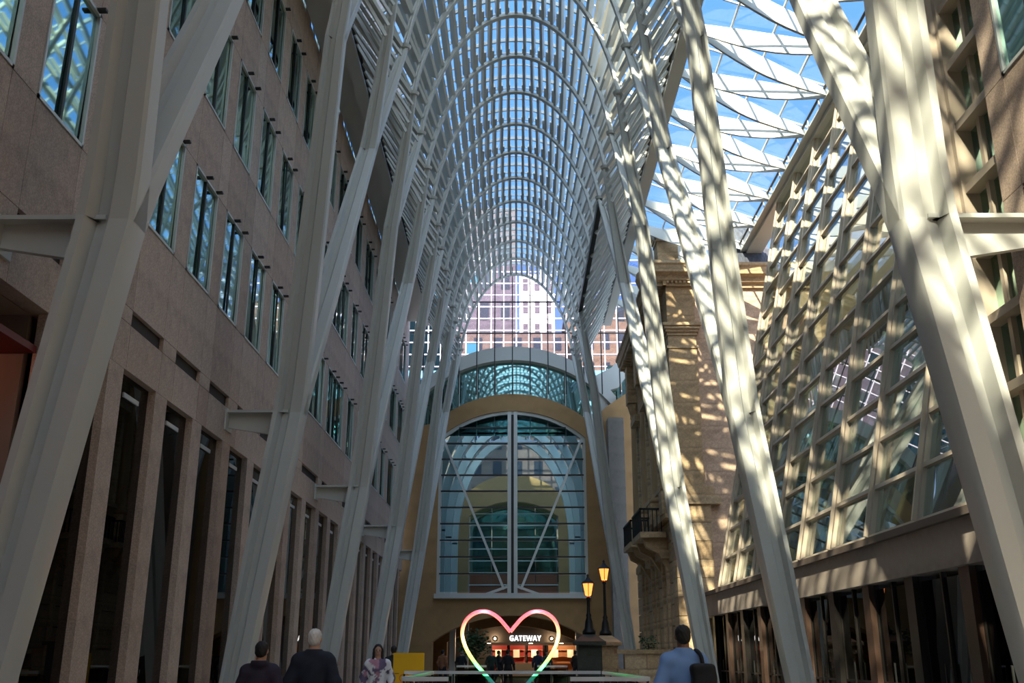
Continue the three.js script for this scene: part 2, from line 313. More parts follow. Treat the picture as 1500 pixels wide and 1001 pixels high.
// ---------------------------------------------------------------- right side: fascia, shopfront, sloped glass grid
const fas = thing('shop_fascia', 'long mushroom-coloured fascia beam with dark ledge under sloped glass grid', 'fascia', [0, 0, 0], 0, null, 'structure');
tbox('beam', [7.5, 8.2], [2.95, 3.72], [-9.5, -42], beamPaint, fas);
tbox('ledge', [7.38, 8.3], [3.72, 3.86], [-9.5, -42], std('brown_ledge', '#5d524a', 0.6), fas);
{
  const s = thing('shopfront', 'dark glazed shopfront with bronze posts below mushroom fascia', 'shopfront', [0, 0, 0], 0, null, 'structure');
  const inside = std('shop_interior', '#8a7560', 0.8), post = std('bronze_post', '#1b1815', 0.4, { metalness: 0.4 }), brick = std('brown_marble_pier', '#3b2a20', 0.4);
  tbox('interior_ceiling', [8.2, 11.5], [2.95, 3.1], [-9.5, -42], inside, s); tbox('interior_wall', [11.5, 11.8], [0, 2.95], [-9.5, -42], inside, s);
  for (let k = 0; k < 13; k++) {
    const d = 9.6 + k * 2.5;
    tbox('pier', [7.62, 8.1], [0, 2.95], [-d, -d - 0.42], k % 2 ? brick : post, s);
    if (k < 12) for (let q = 0; q < 2; q++) {
      const a = d + 0.42 + q * 1.04, b = a + 1.04;
      const p = ubox('pane', [7.78, 7.8], [0.1, 2.85], [-a - 0.03, -b + 0.03], bayGlass, s); p.rotation.y = (rg() - 0.5) * 0.03;
      ubox('post', [7.74, 7.84], [0, 2.95], [-b + 0.03, -b - 0.03], post, s);
      if (q) ubox('pull_bar', [7.66, 7.69], [0.9, 1.35], [-a - 0.1, -a - 0.13], darkMetal, s);
    }
    if (k < 12) ubox('rail', [7.74, 7.84], [0.92, 0.97], [-d - 0.42, -d - 2.5], post, s);
  }
}
const SB = [7.55, 3.86], ST = [11.0, 19.55];       // sloped wall: base and top (x, y)
{
  const g = thing('sloped_glass_wall', 'sloping glass wall in a grid of pale bronze mullions above the fascia', 'glass wall', [0, 0, 0], 0, null, 'structure');
  const L = V(ST[0] - SB[0], ST[1] - SB[1], 0), len = L.length(), dir = L.clone().normalize(), nor = V(-dir.y, dir.x, 0);
  const rows = 15, ds = []; for (let d = 13.3; d < 38; d += 2.66) ds.push(d);
  const at = (s, d, o = 0) => V(SB[0] + dir.x * s + nor.x * o, SB[1] + dir.y * s + nor.y * o, -d);
  for (const d of ds) { bar('mullion', at(0, d), at(len, d), 0.13, 0.2, nor, bronzeFrame, g); bar('mullion_cap', at(0, d, 0.16), at(len, d, 0.16), 0.055, 0.08, nor, bronzeFrame, g); }
  for (let r = 0; r <= rows; r++) for (let k = 0; k + 1 < ds.length; k++) {
    const s = len * r / rows; bar('transom', at(s, ds[k] + 0.065, 0.05), at(s, ds[k + 1] - 0.065, 0.05), 0.1, 0.09, V(nor.x, nor.y, 0).cross(V(0, 0, 1)), bronzeFrame, g);
    if (r < rows) {
      const p = bar('pane', at(s + 0.05 + (len / rows - 0.1) / 2, ds[k] + 0.06, 0), at(s + 0.05 + (len / rows - 0.1) / 2, ds[k + 1] - 0.06, 0), 0.02, len / rows - 0.04, dir, gridGlass[Math.floor(rg() * 3)], g);
      p.rotateY((rg() - 0.5) * 0.02); p.rotateZ((rg() - 0.5) * 0.03);
    }
  }
  // gutter with handrail along the top
  ubox('gutter', [10.7, 11.4], [19.3, 19.75], [-9, -57], steel, g);
  ubox('gutter_lip', [10.45, 10.75], [19.45, 19.52], [-9, -57], steel, g);
  mesh('handrail', new THREE.CylinderGeometry(0.05, 0.05, 48, 8).rotateX(Math.PI / 2).translate(10.4, 19.75, -33), darkMetal, g);
  for (let d = 10; d < 57; d += 1.33) ubox('rail_stanchion', [10.38, 10.42], [19.45, 19.75], [-d, -d - 0.05], steel, g);
}
{ // upright strip between the granite corner and the sloped wall
  const g = thing('glass_strip_wall', 'narrow upright strip of green glass beside right granite corner', 'glass wall', [0, 0, 0], 0, null, 'structure');
  ubox('post', [6.72, 7.1], [3.86, 25], [-13.55, -13.95], bronzeFrame, g); ubox('post_rib', [6.6, 6.74], [3.86, 25], [-13.66, -13.82], bronzeFrame, g);
  ubox('post', [6.9, 7.2], [3.86, 25], [-14.35, -14.6], bronzeFrame, g);
  for (let r = 0; r < 20; r++) {
    const y = 3.9 + r * 1.055; ubox('transom', [6.76, 7.0], [y, y + 0.13], [-12.46, -13.6], bronzeFrame, g);
    const p = ubox('pane', [6.98, 7.0], [y + 0.13, y + 1.055], [-12.46, -13.6], teal[r % 3], g); p.rotation.y = (rg() - 0.5) * 0.03;
    ubox('inner_frame', [6.9, 6.98], [y + 0.13, y + 1.055], [-13.1, -13.2], bronzeFrame, g);
  }
}
{ // court behind the sloped glass: pale wall and white raking struts
  const g = thing('glazed_court', 'pale stone court wall with white raking struts behind the sloped glass', 'wall', [0, 0, 0], 0, null, 'structure');
  tbox('court_wall', [13.6, 14], [3.2, 18.5], [-12.5, -42], sideStone, g); tbox('court_floor', [8.2, 14], [3.3, 3.7], [-9.5, -42], sideStone, g);
  for (let d = 15; d < 41; d += 2.66) { bar('strut', V(9.0, 3.8, -d), V(12.6, 12, -d - 1.33), 0.2, 0.3, V(0, 0, 1), steel, g); bar('strut', V(9.0, 3.8, -d), V(12.6, 12, -d + 1.33), 0.2, 0.3, V(0, 0, 1), steel, g); }
  for (let d = 14; d < 40; d += 5.3) ubox('court_window', [13.5, 13.62], [8, 11], [-d, -d - 2.4], grim, g);
}
// ---------------------------------------------------------------- side skylight with zigzag belly beams
{
  const g = thing('side_skylight', 'sloping glass skylight on zigzag white belly beams over the heritage court', 'skylight', [0, 0, 0], 0, null, 'structure');
  const A = (d) => V(GX + 0.3, GY + 0.1, -d), B = (d) => V(10.8, 19.6, -d);
  const fish = (p, q) => {
    const d = q.clone().sub(p), up = V(0, 1, 0), s = d.clone().cross(up).normalize(), N = 10, rings = [];
    for (let i = 0; i <= N; i++) { const u = i / N, c = p.clone().addScaledVector(d, u), h = 0.16 + 0.5 * Math.sin(Math.PI * Math.min(1, 0.08 + u * 0.95)), w = 0.03 + 0.05 * Math.sin(Math.PI * u); rings.push([c.clone().addScaledVector(s, -w), c.clone().addScaledVector(s, w), c.clone().addScaledVector(s, w * 0.6).setY(c.y - h), c.clone().addScaledVector(s, -w * 0.6).setY(c.y - h)]); }
    return loft(rings);
  };
  for (let d = 9.5; d < 57; d += 2.66) { mesh('belly_beam', fish(A(d), B(d - 1.33)), steel, g); mesh('belly_beam', fish(A(d), B(d + 1.33)), steel, g); }
  for (let q = 0; q <= 4; q++) { const x = GX + 0.3 + (10.8 - GX - 0.3) * q / 4, y = GY + 0.1 + (19.6 - GY - 0.1) * q / 4 + 0.08; bar('glazing_bar', V(x, y, -8), V(x, y, -58), 0.05, 0.1, V(0, 1, 0), steel, g); }
  for (let d = 8; d < 57; d += 2.66) { bar('cross_bar', A(d).setY(GY + 0.2), B(d).setY(19.7), 0.05, 0.06, V(0, 1, 0), steel, g);
    for (let q = 0; q < 4; q++) { const p = A(d).lerp(B(d), (q + 0.01) / 4), r = A(d).lerp(B(d), (q + 0.99) / 4), ge = new THREE.BufferGeometry(); ge.setAttribute('position', new THREE.Float32BufferAttribute([p.x, p.y + 0.16, -d, r.x, r.y + 0.16, -d, r.x, r.y + 0.16, -d - 2.64, p.x, p.y + 0.16, -d - 2.64], 3)); ge.setIndex([0, 1, 2, 0, 2, 3]); ge.computeVertexNormals(); mesh('roof_pane', ge, roofGlass, g); } }
}

// ---------------------------------------------------------------- heritage bank
const HX = 6.65, HD = 42, HE = 57, HC = 18.4;
{
  const g = thing('heritage_bank', 'sandstone heritage bank with cornice, corner pilaster, iron balcony and slate roof', 'building', [0, 0, 0]);
  tbox('side_wall', [HX + 0.5, 14], [0, HC - 0.6], [-HD - 0.25, -HD - 1.2], sideStone, g);
  tbox('front_wall', [HX + 0.25, HX + 1], [0, HC - 0.6], [-HD - 1.2, -HE], sand[1], g);
  // corner pilaster: courses below, smooth shaft above
  for (let k = 0; k < 10; k++) { const y = k * 0.76; tbox('ashlar_block', [HX, HX + 1.55], [y + 0.01, y + 0.75], [-HD, -HD - 1.2], sand[k % 3], g); }
  tbox('plinth_course', [HX - 0.08, HX + 2.0], [7.6, 7.95], [-HD + 0.1, -HD - 1.3], sand[2], g);
  tbox('plinth_course', [HX - 0.02, HX + 1.75], [7.95, 8.35], [-HD + 0.04, -HD - 1.25], sand[0], g);
  tbox('pilaster', [HX + 0.1, HX + 1.35], [8.35, 15.1], [-HD + 0.0, -HD - 1.2], sand[0], g);
  tbox('pilaster_neck', [HX + 0.04, HX + 1.42], [14.5, 14.62], [-HD + 0.05, -HD - 1.2], sand[2], g);
  for (let k = 0; k < 4; k++) tbox('capital_course', [HX + 0.06 - k * 0.06, HX + 1.4 + k * 0.06], [15.1 + k * 0.14, 15.24 + k * 0.14], [-HD + 0.04 + k * 0.06, -HD - 1.2], sand[k % 3], g);
  tbox('frieze', [HX + 0.1, HX + 1.35], [15.66, 17.4], [-HD + 0.02, -HD - 1.2], sand[1], g);
  const prof = [[0, 0], [0.16, 0], [0.16, 0.16], [0.34, 0.22], [0.4, 0.42], [0.66, 0.5], [0.72, 0.78], [0.8, 0.86], [0.8, 1.0], [0, 1.0]];
  // front cornice runs along z, side cornice along x
  const fc = extr(prof.map(([o, y]) => [HX + 0.1 - o, 17.4 + y]), HE - HD + 0.3).translate(0, 0, -HE); mesh('front_cornice', uvBox(fc), sand[1], g);
  const sc = extr(prof.map(([o, y]) => [o, y]), 8.2).rotateY(-Math.PI / 2); sc.translate(0, 17.4, 0); sc.rotateY(0); sc.applyMatrix4(new THREE.Matrix4().makeTranslation(14, 0, -HD - 0.25));
  mesh('side_cornice', uvBox(sc), sand[0], g);
  const cc = extr(prof.map(([o, y]) => [o, y]), 2.1).rotateY(-Math.PI / 2); cc.translate(HX + 1.6, 17.4, -HD + 0.02); mesh('corner_cornice', uvBox(cc), sand[2], g);
  for (let k = 0; k < 7; k++) tbox('dentil', [HX + 0.12 + k * 0.19, HX + 0.22 + k * 0.19], [17.5, 17.66], [-HD + 0.3, -HD], sand[2], g);
  for (let k = 0; k < 26; k++) { const d = HD + 0.3 + k * 0.56; tbox('modillion', [HX - 0.5, HX + 0.1], [17.55, 17.82], [-d, -d - 0.26], sand[k % 3], g); }
  // engaged columns, windows and balcony along the front
  const colPts = [[0.0, 0], [0.42, 0], [0.42, 0.2], [0.34, 0.3], [0.3, 0.5], [0.28, 3], [0.25, 5.9], [0.3, 6.05], [0.26, 6.15], [0.36, 6.5], [0.42, 6.7], [0.42, 6.85], [0, 6.85]].map(([x, y]) => new THREE.Vector2(x, y));
  for (const d of [43.9, 47.6, 51.3, 55.4]) { const c = mesh('engaged_column', new THREE.LatheGeometry(colPts, 20), sand[1], g); c.position.set(HX + 0.15, 8.4, -d); tbox('column_pedestal', [HX - 0.3, HX + 0.5], [7.4, 8.4], [-d + 0.45, -d - 0.45], sand[0], g); tbox('entablature_block', [HX - 0.3, HX + 0.5], [15.25, 17.4], [-d + 0.45, -d - 0.45], sand[1], g); }
  for (const d of [45.75, 49.45, 53.35]) for (const [y0, y1] of [[0.9, 5.6], [8.8, 13.6]]) {
    ubox('window_pane', [HX + 0.22, HX + 0.26], [y0, y1], [-d + 0.7, -d - 0.7], teal[1], g);
    for (const q of [-1, 1]) tbox('window_jamb', [HX, HX + 0.3], [y0, y1], [-d + q * 0.7 + 0.14, -d + q * 0.7 - 0.14], sand[2], g);
    tbox('window_hood', [HX - 0.25, HX + 0.3], [y1, y1 + 0.35], [-d + 1.0, -d - 1.0], sand[0], g);
    tbox('window_sill', [HX - 0.15, HX + 0.3], [y0 - 0.2, y0], [-d + 0.95, -d - 0.95], sand[2], g);
  }
  for (let k = 0; k < 8; k++) tbox('rusticated_course', [HX + 0.12, HX + 0.3], [k * 0.9 + 0.03, k * 0.9 + 0.87], [-HD - 1.2, -HE + 0.1], sand[(k * 2) % 3], g);
  tbox('string_course', [HX - 0.2, HX + 0.3], [7.2, 7.55], [-HD - 1.2, -HE], sand[0], g);
  // balcony with iron railing
  for (const d of [46.2, 50.2]) {
    tbox('balcony_slab', [HX - 1.15, HX], [6.5, 6.75], [-d + 1.6, -d - 1.6], sand[0], g);
    for (const q of [-1.1, 1.1]) mesh('balcony_console', uvBox(extr([[HX + 0.1, 5.1], [HX + 0.1, 6.5], [HX - 1.0, 6.5], [HX - 0.85, 6.1], [HX - 0.35, 5.85]], 0.4).translate(0, 0, -d + q - 0.2)), sand[1], g);
    const bal = []; for (let k = 0; k <= 16; k++) bal.push(gbox([HX - 1.12, HX - 1.08], [6.75, 7.75], [-d + 1.6 - k * 0.2 + 0.02, -d + 1.6 - k * 0.2 - 0.02]));
    for (let k = 1; k < 6; k++) for (const q of [-1.58, 1.58]) bal.push(gbox([HX - k * 0.19 - 0.02, HX - k * 0.19 + 0.02], [6.75, 7.75], [-d + q + 0.02, -d + q - 0.02]));
    bal.push(gbox([HX - 1.14, HX - 1.06], [7.72, 7.8], [-d + 1.62, -d - 1.62]), gbox([HX - 1.14, HX], [7.72, 7.8], [-d + 1.62, -d + 1.54]), gbox([HX - 1.14, HX], [7.72, 7.8], [-d - 1.54, -d - 1.62]));
    mesh('balcony_railing', mergeGeometries(bal), iron, g);
  }
  // roof, chimney and urn
  for (let k = 0; k < 9; k++) tbox('slate_course', [HX + 2.6 + k * 0.12, 12.2 - k * 0.1], [HC + k * 0.3, HC + 0.31 + k * 0.3], [-HD - 0.2 - k * 0.2, -HE + 1], slate, g);
  tbox('chimney', [HX + 0.15, HX + 1.15], [HC, 20.6], [-HD - 2.2, -HD - 3.3], sand[1], g);
  for (let k = 0; k < 3; k++) tbox('chimney_cap', [HX + 0.1 - k * 0.05, HX + 1.2 + k * 0.05], [20.6 + k * 0.2, 20.78 + k * 0.2], [-HD - 2.15 + k * 0.05, -HD - 3.35 - k * 0.05], sand[k], g);
  const urn = mesh('urn', new THREE.LatheGeometry([[0, 0], [0.4, 0], [0.4, 0.3], [0.16, 0.5], [0.3, 0.9], [0.5, 1.4], [0.42, 1.8], [0.2, 2.0], [0.1, 2.3], [0, 2.4]].map(([x, y]) => new THREE.Vector2(x, y)), 20), sand[1], g); urn.position.set(HX - 0.05, HC, -HD - 5.5);
}
// forecourt wall and lamp pedestals
{
  const w = thing('forecourt_wall', 'low coursed sandstone wall before the heritage bank', 'wall', [0, 0, 0]);
  for (let r = 0; r < 3; r++) for (let k = 0; k < 4; k++) { const x0 = 3.85 + k * 0.78 - (r % 2) * 0.3, x1 = Math.min(6.7, x0 + 0.77); tbox('ashlar_block', [Math.max(3.6, x0), x1], [r * 0.52, r * 0.52 + 0.51], [-37, -37.6], sand[(r + k) % 3], w); }
  tbox('coping', [3.55, 6.75], [1.56, 1.7], [-36.93, -37.67], sand[1], w);
  const pedestal = (x, d, label, mat) => {
    const p = thing('lamp_pedestal', label, 'pedestal', [x, 0, -d]);
    tbox('plinth', [-0.52, 0.52], [0, 0.3], [0.52, -0.52], mat, p); tbox('shaft', [-0.42, 0.42], [0.3, 1.85], [0.42, -0.42], mat, p);
    tbox('cap', [-0.56, 0.56], [1.85, 1.98], [0.56, -0.56], mat, p); mesh('cap_slope', new THREE.CylinderGeometry(0.3, 0.76, 0.24, 4).rotateY(Math.PI / 4).translate(0, 2.1, 0), mat, p); return p;
  };
  pedestal(2.62, 37.4, 'dark green stone pedestal under the shorter street lamp', std('dark_green_stone', '#3d4038', 0.8, { map: stoneTex }));  // first pedestal has one even dark green stone colour
  pedestal(3.4, 39.5, 'sandstone pedestal under the taller street lamp', sand[1]);
}
function lamp(x, y, z, label, h) {
  const g = thing('street_lamp', label, 'lamp', [x, y, z]);
  const P = [[0, 0], [0.24, 0], [0.24, 0.1], [0.16, 0.2], [0.13, 0.45], [0.08, 0.6], [0.1, 0.66], [0.06, 0.75], [0.05, h - 0.85], [0.08, h - 0.8], [0.05, h - 0.74], [0.05, h - 0.7], [0, h - 0.7]].map(([a, b]) => new THREE.Vector2(a, b));
  mesh('post', new THREE.LatheGeometry(P, 16), iron, g);
  const glow = M.lampGlow || std('lampGlow', '#ffb070', 0.4, { emissive: '#ff8a3c', emissiveIntensity: 1.6 });
  for (let k = 0; k < 4; k++) { const b = mesh('lantern_pane', new THREE.CylinderGeometry(0.19, 0.11, 0.42, 4, 1, true, k * Math.PI / 2 + 0.06, Math.PI / 2 - 0.12), glow, g); b.position.y = h - 0.47; }
  for (let k = 0; k < 4; k++) { const a = k * Math.PI / 2; bar('lantern_bar', V(Math.sin(a) * 0.115, h - 0.69, Math.cos(a) * 0.115), V(Math.sin(a) * 0.2, h - 0.25, Math.cos(a) * 0.2), 0.025, 0.025, V(Math.cos(a), 0, -Math.sin(a)), iron, g); }
  const r = mesh('lantern_roof', new THREE.LatheGeometry([[0.26, 0], [0.24, 0.04], [0.1, 0.14], [0.06, 0.2], [0.03, 0.24], [0.05, 0.29], [0, 0.36]].map(([a, b]) => new THREE.Vector2(a, b)), 12), iron, g); r.position.y = h - 0.26;
  const l = new THREE.PointLight('#ff9a50', 3); l.position.set(0, h - 0.45, 0); l.castShadow = true; g.add(l); return g;
}
lamp(2.62, 2.225, -37.4, 'lit cast iron street lamp on dark green pedestal', 2.05);
lamp(3.4, 2.225, -39.5, 'taller lit cast iron street lamp on sandstone pedestal', 2.75);

// ---------------------------------------------------------------- end wall, arched window, lunette
const CX = -0.25, DW = 60;
function arcPts(cx, half, spring, apex, n = 24, from = 0, to = 1) {   // circular arc from left spring to right spring
  const s = apex - spring, r = (half * half + s * s) / (2 * s), cy = apex - r, a0 = Math.asin(half / r), out = [];
  for (let i = 0; i <= n; i++) { const a = -a0 + 2 * a0 * (from + (to - from) * i / n); out.push([cx + r * Math.sin(a), cy + r * Math.cos(a)]); }
  return out;
}
const winArc = arcPts(CX, 4.5, 14.3, 16.0), doorArc = arcPts(CX, 4.7, 2.25, 3.75);
{
  const w = thing('wall_back', 'tan plaster end wall with tall arched window over low archway', 'wall', [0, 0, 0], 0, null, 'structure');
  const topArc = arcPts(CX, 4.9, 15.2, 17.1);
  const outline = [[-8.5, 0], [CX - 4.7, 0], ...doorArc, [CX + 4.7, 0], [9, 0], [9, 18.6], [5.5, 16.2], ...topArc.slice().reverse(), [-8.5, 14.6]];
  const hole = [[CX - 4.5, 4.8], [CX + 4.5, 4.8], ...winArc.slice().reverse()];
  mesh('wall', uvBox(extr(outline, 1.4, [hole]).translate(0, 0, -DW - 1.4), 2), tan, w);
  tbox('grey_pier', [5.55, 6.5], [0, 15.3], [-DW + 1.2, -DW], tanGrey, w);
  // passage behind the archway
  mesh('inner_arch', uvBox(extr([[-7, 0], [CX - 4.2, 0], ...arcPts(CX, 4.2, 2.3, 3.3), [CX + 4.2, 0], [7, 0], [7, 4.6], [-7, 4.6]], 0.6).translate(0, 0, -66.6), 2), tan, w);
  tbox('passage_ceiling', [-7, 7], [4.55, 4.8], [-DW - 1.4, -72], tan, w);
  tbox('passage_side', [-7.3, -6.8], [0, 4.8], [-DW - 1.4, -72], tanGrey, w); tbox('passage_side', [6.8, 7.3], [0, 4.8], [-DW - 1.4, -72], tanGrey, w);
  for (const x of [-4.1, -3.3, 3.6]) tbox('passage_pier', [x, x + 0.35], [0, 4.55], [-63, -63.5], steel, w);
}
{
  const g = thing('window_' + (++winNo), 'tall arched window with central mullion and diagonal braces in tan wall', 'window', [0, 0, 0], 0, null, 'structure');
  const z = -DW - 0.35, outer_ = [[CX - 4.5, 4.8], [CX + 4.5, 4.8], ...winArc.slice().reverse()], ia = arcPts(CX, 4.3, 14.2, 15.8), inner_ = [[CX - 4.3, 5.0], [CX + 4.3, 5.0], ...ia.slice().reverse()];
  mesh('frame', uvBox(extr(outer_, 0.25, [inner_]).translate(0, 0, z)), steel, g);
  for (const s of [-1, 1]) ubox('mullion', [CX + s * 0.08, CX + s * 0.3], [4.9, 15.95], [z + 0.4, z + 0.1], steel, g);
  ubox('mullion_groove', [CX - 0.08, CX + 0.08], [4.9, 15.95], [z + 0.2, z + 0.1], darkMetal, g);
  const bars = []; for (let k = 0; k < 10; k++) bars.push(6.1 + k * 0.98);
  for (const y of bars) { const hw = y < 14.3 ? 4.35 : 4.35 * Math.sqrt(Math.max(0.02, (15.9 - y) / 1.7)); for (const s of [-1, 1]) ubox('transom', [CX + s * 0.3, CX + s * hw], [y - 0.03, y + 0.05], [z + 0.36, z + 0.12], darkMetal, g); }
  for (const s of [-1, 1]) bar('brace', V(CX + s * 4.25, 14.2, z + 0.5), V(CX + s * 0.5, 5.2, z + 0.5), 0.14, 0.12, V(0, 0, 1), steel, g);
  for (const s of [-1, 1]) { bar('sill_strut', V(CX + s * 0.3, 5.35, z + 0.55), V(CX + s * 1.6, 4.9, z + 0.55), 0.14, 0.14, V(0, 0, 1), steel, g); }
  ubox('sill', [CX - 4.6, CX + 4.6], [4.68, 4.95], [z + 0.7, z], steel, g);
  const pg = new THREE.MeshPhysicalMaterial({ name: 'pale_blue_window_glass', color: '#cfe3e6', roughness: 0, transmission: 1, thickness: 0, ior: 1.15 });
  const ys = [5.0, ...bars.filter((y) => y < 14.3)];
  for (let k = 0; k + 1 < ys.length; k++) for (const s of [-1, 1]) ubox('pane', [CX + s * 0.3, CX + s * 4.3], [ys[k] + 0.07, ys[k + 1] - 0.05], [z + 0.16, z + 0.15], pg, g);
  mesh('pane', uvBox(extr([[CX - 4.3, ys[ys.length - 1] + 0.07], [CX + 4.3, ys[ys.length - 1] + 0.07], ...ia.slice().reverse()], 0.01).translate(0, 0, z + 0.15)), pg, g);
}
{ // lunette: thick white arch beam and teal glass under it
  const g = thing('lunette', 'thick white arch beam over teal reflecting lunette glass above tan wall', 'lunette', [0, 0, 0], 0, null, 'structure');
  const o = arcPts(CX, 6.5, 17.0, 20.3), i = arcPts(CX, 6.5, 16.1, 19.4);
  mesh('arch_beam', uvBox(extr([...o, ...i.slice().reverse()], 0.9).translate(0, 0, -DW - 1.2)), steel, g);
  mesh('arm', uvBox(extr([[4.6, 18.2], [5.1, 17.2], [6.4, 17.6], [8.6, 20.6], [8.6, 21.6], [6.0, 18.9]], 0.7).translate(0, 0, -DW - 1.1)), steel, g);
  tbox('arm_post', [5.0, 5.7], [14.5, 17.6], [-DW - 0.5, -DW - 1.1], steel, g);
  for (let k = -5; k < 5; k++) {
    const x0 = CX + k * 1.12, x1 = x0 + 1.1, f = (arc, x) => { for (let q = 0; q + 1 < arc.length; q++) if (x >= arc[q][0] && x <= arc[q + 1][0]) return arc[q][1] + (arc[q + 1][1] - arc[q][1]) * (x - arc[q][0]) / (arc[q + 1][0] - arc[q][0]); return arc[0][1]; };
    const xm = (x0 + x1) / 2, p = mesh('pane', uvBox(extr([[x0, 14.6], [x1, 14.6], [x1, f(i, x1) + 0.1], [xm, f(i, xm) + 0.1], [x0, f(i, x0) + 0.1]], 0.02).translate(0, 0, -DW - 0.9)), teal[1], g);
    ubox('mullion', [x0 - 0.03, x0 + 0.02], [14.6, f(i, x0) + 0.1], [-DW - 0.75, -DW - 0.88], alu, g);
  }
  for (let k = 0; k < 5; k++) { ubox('side_pane', [5.8 + k * 0.9, 6.67 + k * 0.9], [14, 19.2 + k * 0.4], [-DW - 0.9, -DW - 0.92], teal[k % 3], g); }
}
{ // thin end glazing above the beam
  const g = thing('end_glazing', 'thin dark mullions closing the far end of the vault', 'glazing', [0, 0, 0], 0, null, 'structure');
  for (let k = -6; k <= 6; k++) ubox('mullion', [CX + k * 1.12 - 0.035, CX + k * 1.12 + 0.035], [17, 25.5], [-DW + 0.3, -DW + 0.2], darkMetal, g);
  for (const y of [21.0, 23.1]) ubox('transom', [-6.7, 8], [y - 0.035, y + 0.035], [-DW + 0.32, -DW + 0.22], darkMetal, g);
}
{ // second hall seen through the arched window
  const g = thing('far_hall', 'further hall of white parabolic arches seen through the arched window', 'hall', [0, 0, 0], 0, null, 'structure');
  tbox('floor_slab', [-8, 8], [4.6, 4.85], [-61.5, -88], floorMat, g);
  for (let k = 0; k < 4; k++) {
    const z = -63.5 - k * 4.2, rings = []; const N = 36;
    for (let i = 0; i <= N; i++) { const a = -Math.PI / 2 + Math.PI * i / N, hw = 4.75 - k * 0.18, x = CX + hw * Math.sin(a), y = 9.5 + (8.1 - k * 0.1) * Math.cos(a), n = V(Math.sin(a) / hw, Math.cos(a) / 8, 0).normalize(); rings.push([[0, -0.25], [0.55, -0.25], [0.55, 0.25], [0, 0.25]].map(([o, dz]) => V(x + n.x * o, y + n.y * o, z + dz))); }
    mesh('arch', loft(rings), steel, g);
    for (const s of [-1, 1]) tbox('leg', [CX + s * (4.75 - k * 0.18), CX + s * (5.3 - k * 0.18)], [4.85, 9.6], [z + 0.25, z - 0.25], steel, g);
    for (let q = -5; q <= 5; q++) if (k < 3) { const a = q * 0.2, hw = 5; bar('slat', V(CX + hw * Math.sin(a), 9.7 + 8.2 * Math.cos(a), z), V(CX + hw * Math.sin(a), 9.7 + 8.2 * Math.cos(a), z - 4.2), 0.1, 0.3, V(Math.sin(a), Math.cos(a), 0), steel, g); }
  }
  const arc = arcPts(CX, 3.6, 12.2, 13.4);
  mesh('tan_arch_wall', uvBox(extr([[-8, 4.85], [CX - 3.6, 4.85], ...arc, [CX + 3.6, 4.85], [8, 4.85], [8, 14.2], ...arcPts(CX, 3.6, 14.2, 15.6).reverse(), [-8, 14.2]], 0.6).translate(0, 0, -81), 2), tan, g);
  for (let r = 0; r < 9; r++) for (let q = -2; q < 2; q++) { const y = 5 + r * 0.95; ubox(r < 3 && r > 0 ? 'brick_panel' : 'glass_pane', [CX + q * 1.78 + 0.03, CX + q * 1.78 + 1.75], [y + 0.03, y + 0.92], [-82, -82.1], r < 3 && r > 0 ? (M.brickP || std('brickP', '#7a4a35', 0.8)) : teal[(r + q + 4) % 3], g); }
  for (let r = 0; r <= 9; r++) ubox('spandrel_rail', [CX - 3.6, CX + 3.6], [4.97 + r * 0.95, 5.05 + r * 0.95], [-81.9, -82.1], alu, g);
  tbox('side_wall', [-6.2, -5.9], [4.85, 16], [-61.5, -81], steel, g); tbox('side_wall', [5.5, 5.8], [4.85, 16], [-61.5, -81], steel, g);
}
// ---------------------------------------------------------------- glazed screen, and added blocks standing in for reflections in it
{
  const g = thing('glazed_screen', 'white framed glazed screen beyond the vault end', 'glass wall', [0, 0, 0], 0, null, 'structure');
  const fr = std('white_mullion', '#b4b0c0', 0.4), cl = new THREE.MeshPhysicalMaterial({ name: 'faint_blue_pane', color: '#e6e4ee', roughness: 0, transmission: 1, thickness: 0, ior: 1.08 }), cb = std('blue_coated_pane', '#47707f', 0.05, { metalness: 1 });
  const z = -75, dx = 1.0, dy = 1.0;
  for (let i = 0; i <= 22; i++) ubox('mullion', [-9 + i * dx - 0.04, -9 + i * dx + 0.04], [17, 32.5], [z + 0.1, z - 0.05], fr, g);
  for (let j = 0; j <= 15; j++) ubox('transom', [-9, 13], [17.2 + j * dy - 0.04, 17.2 + j * dy + 0.04], [z + 0.1, z - 0.05], fr, g);
  for (let i = 0; i < 22; i++) for (let j = 4; j < 15; j++) ubox('pane', [-8.95 + i * dx, -8.05 + i * dx], [17.25 + j * dy, 18.15 + j * dy], [z, z - 0.02], i < 4 || (hash2(i, j) > 0.8 && i < 6) ? cb : cl, g);
  ubox('blue_band', [-9, 13], [22.2, 22.8], [z + 0.3, z + 0.1], std('sky_blue_band', '#4f9fd8', 0.4), g);
}
function block(name, label, x, y, z, mat, nx, ny, wmat) {
  const g = thing(name, label, 'building', [0, 0, 0]); tbox('wall', x, y, z, mat, g, 2);
  const w = (x[1] - x[0]) / nx, h = (y[1] - y[0]) / ny;
  for (let i = 0; i < nx; i++) for (let j = 0; j < ny; j++) { const a = x[0] + i * w + w * 0.3, b = y[0] + j * h + h * 0.25; ubox('window', [a, a + w * 0.42], [b, b + h * 0.55], [z[0] + 0.03, z[0] - 0.1], wmat, g); }
  return g;
}
const brown = std('brown_stone', '#74665f', 0.85, { map: stoneTex }), mauve = std('mauve_stone', '#6a6572', 0.8, { map: stoneTex }), ochre = std('ochre_stone', '#7d6a58', 0.85, { map: stoneTex });
block('added_tower', 'mauve block with dark windows standing in for a reflection in the glazed screen', [-14, -0.1], [0, 44], [-90, -100], mauve, 7, 14, grim);  // added block, stands for a tower mirrored in the screen panes
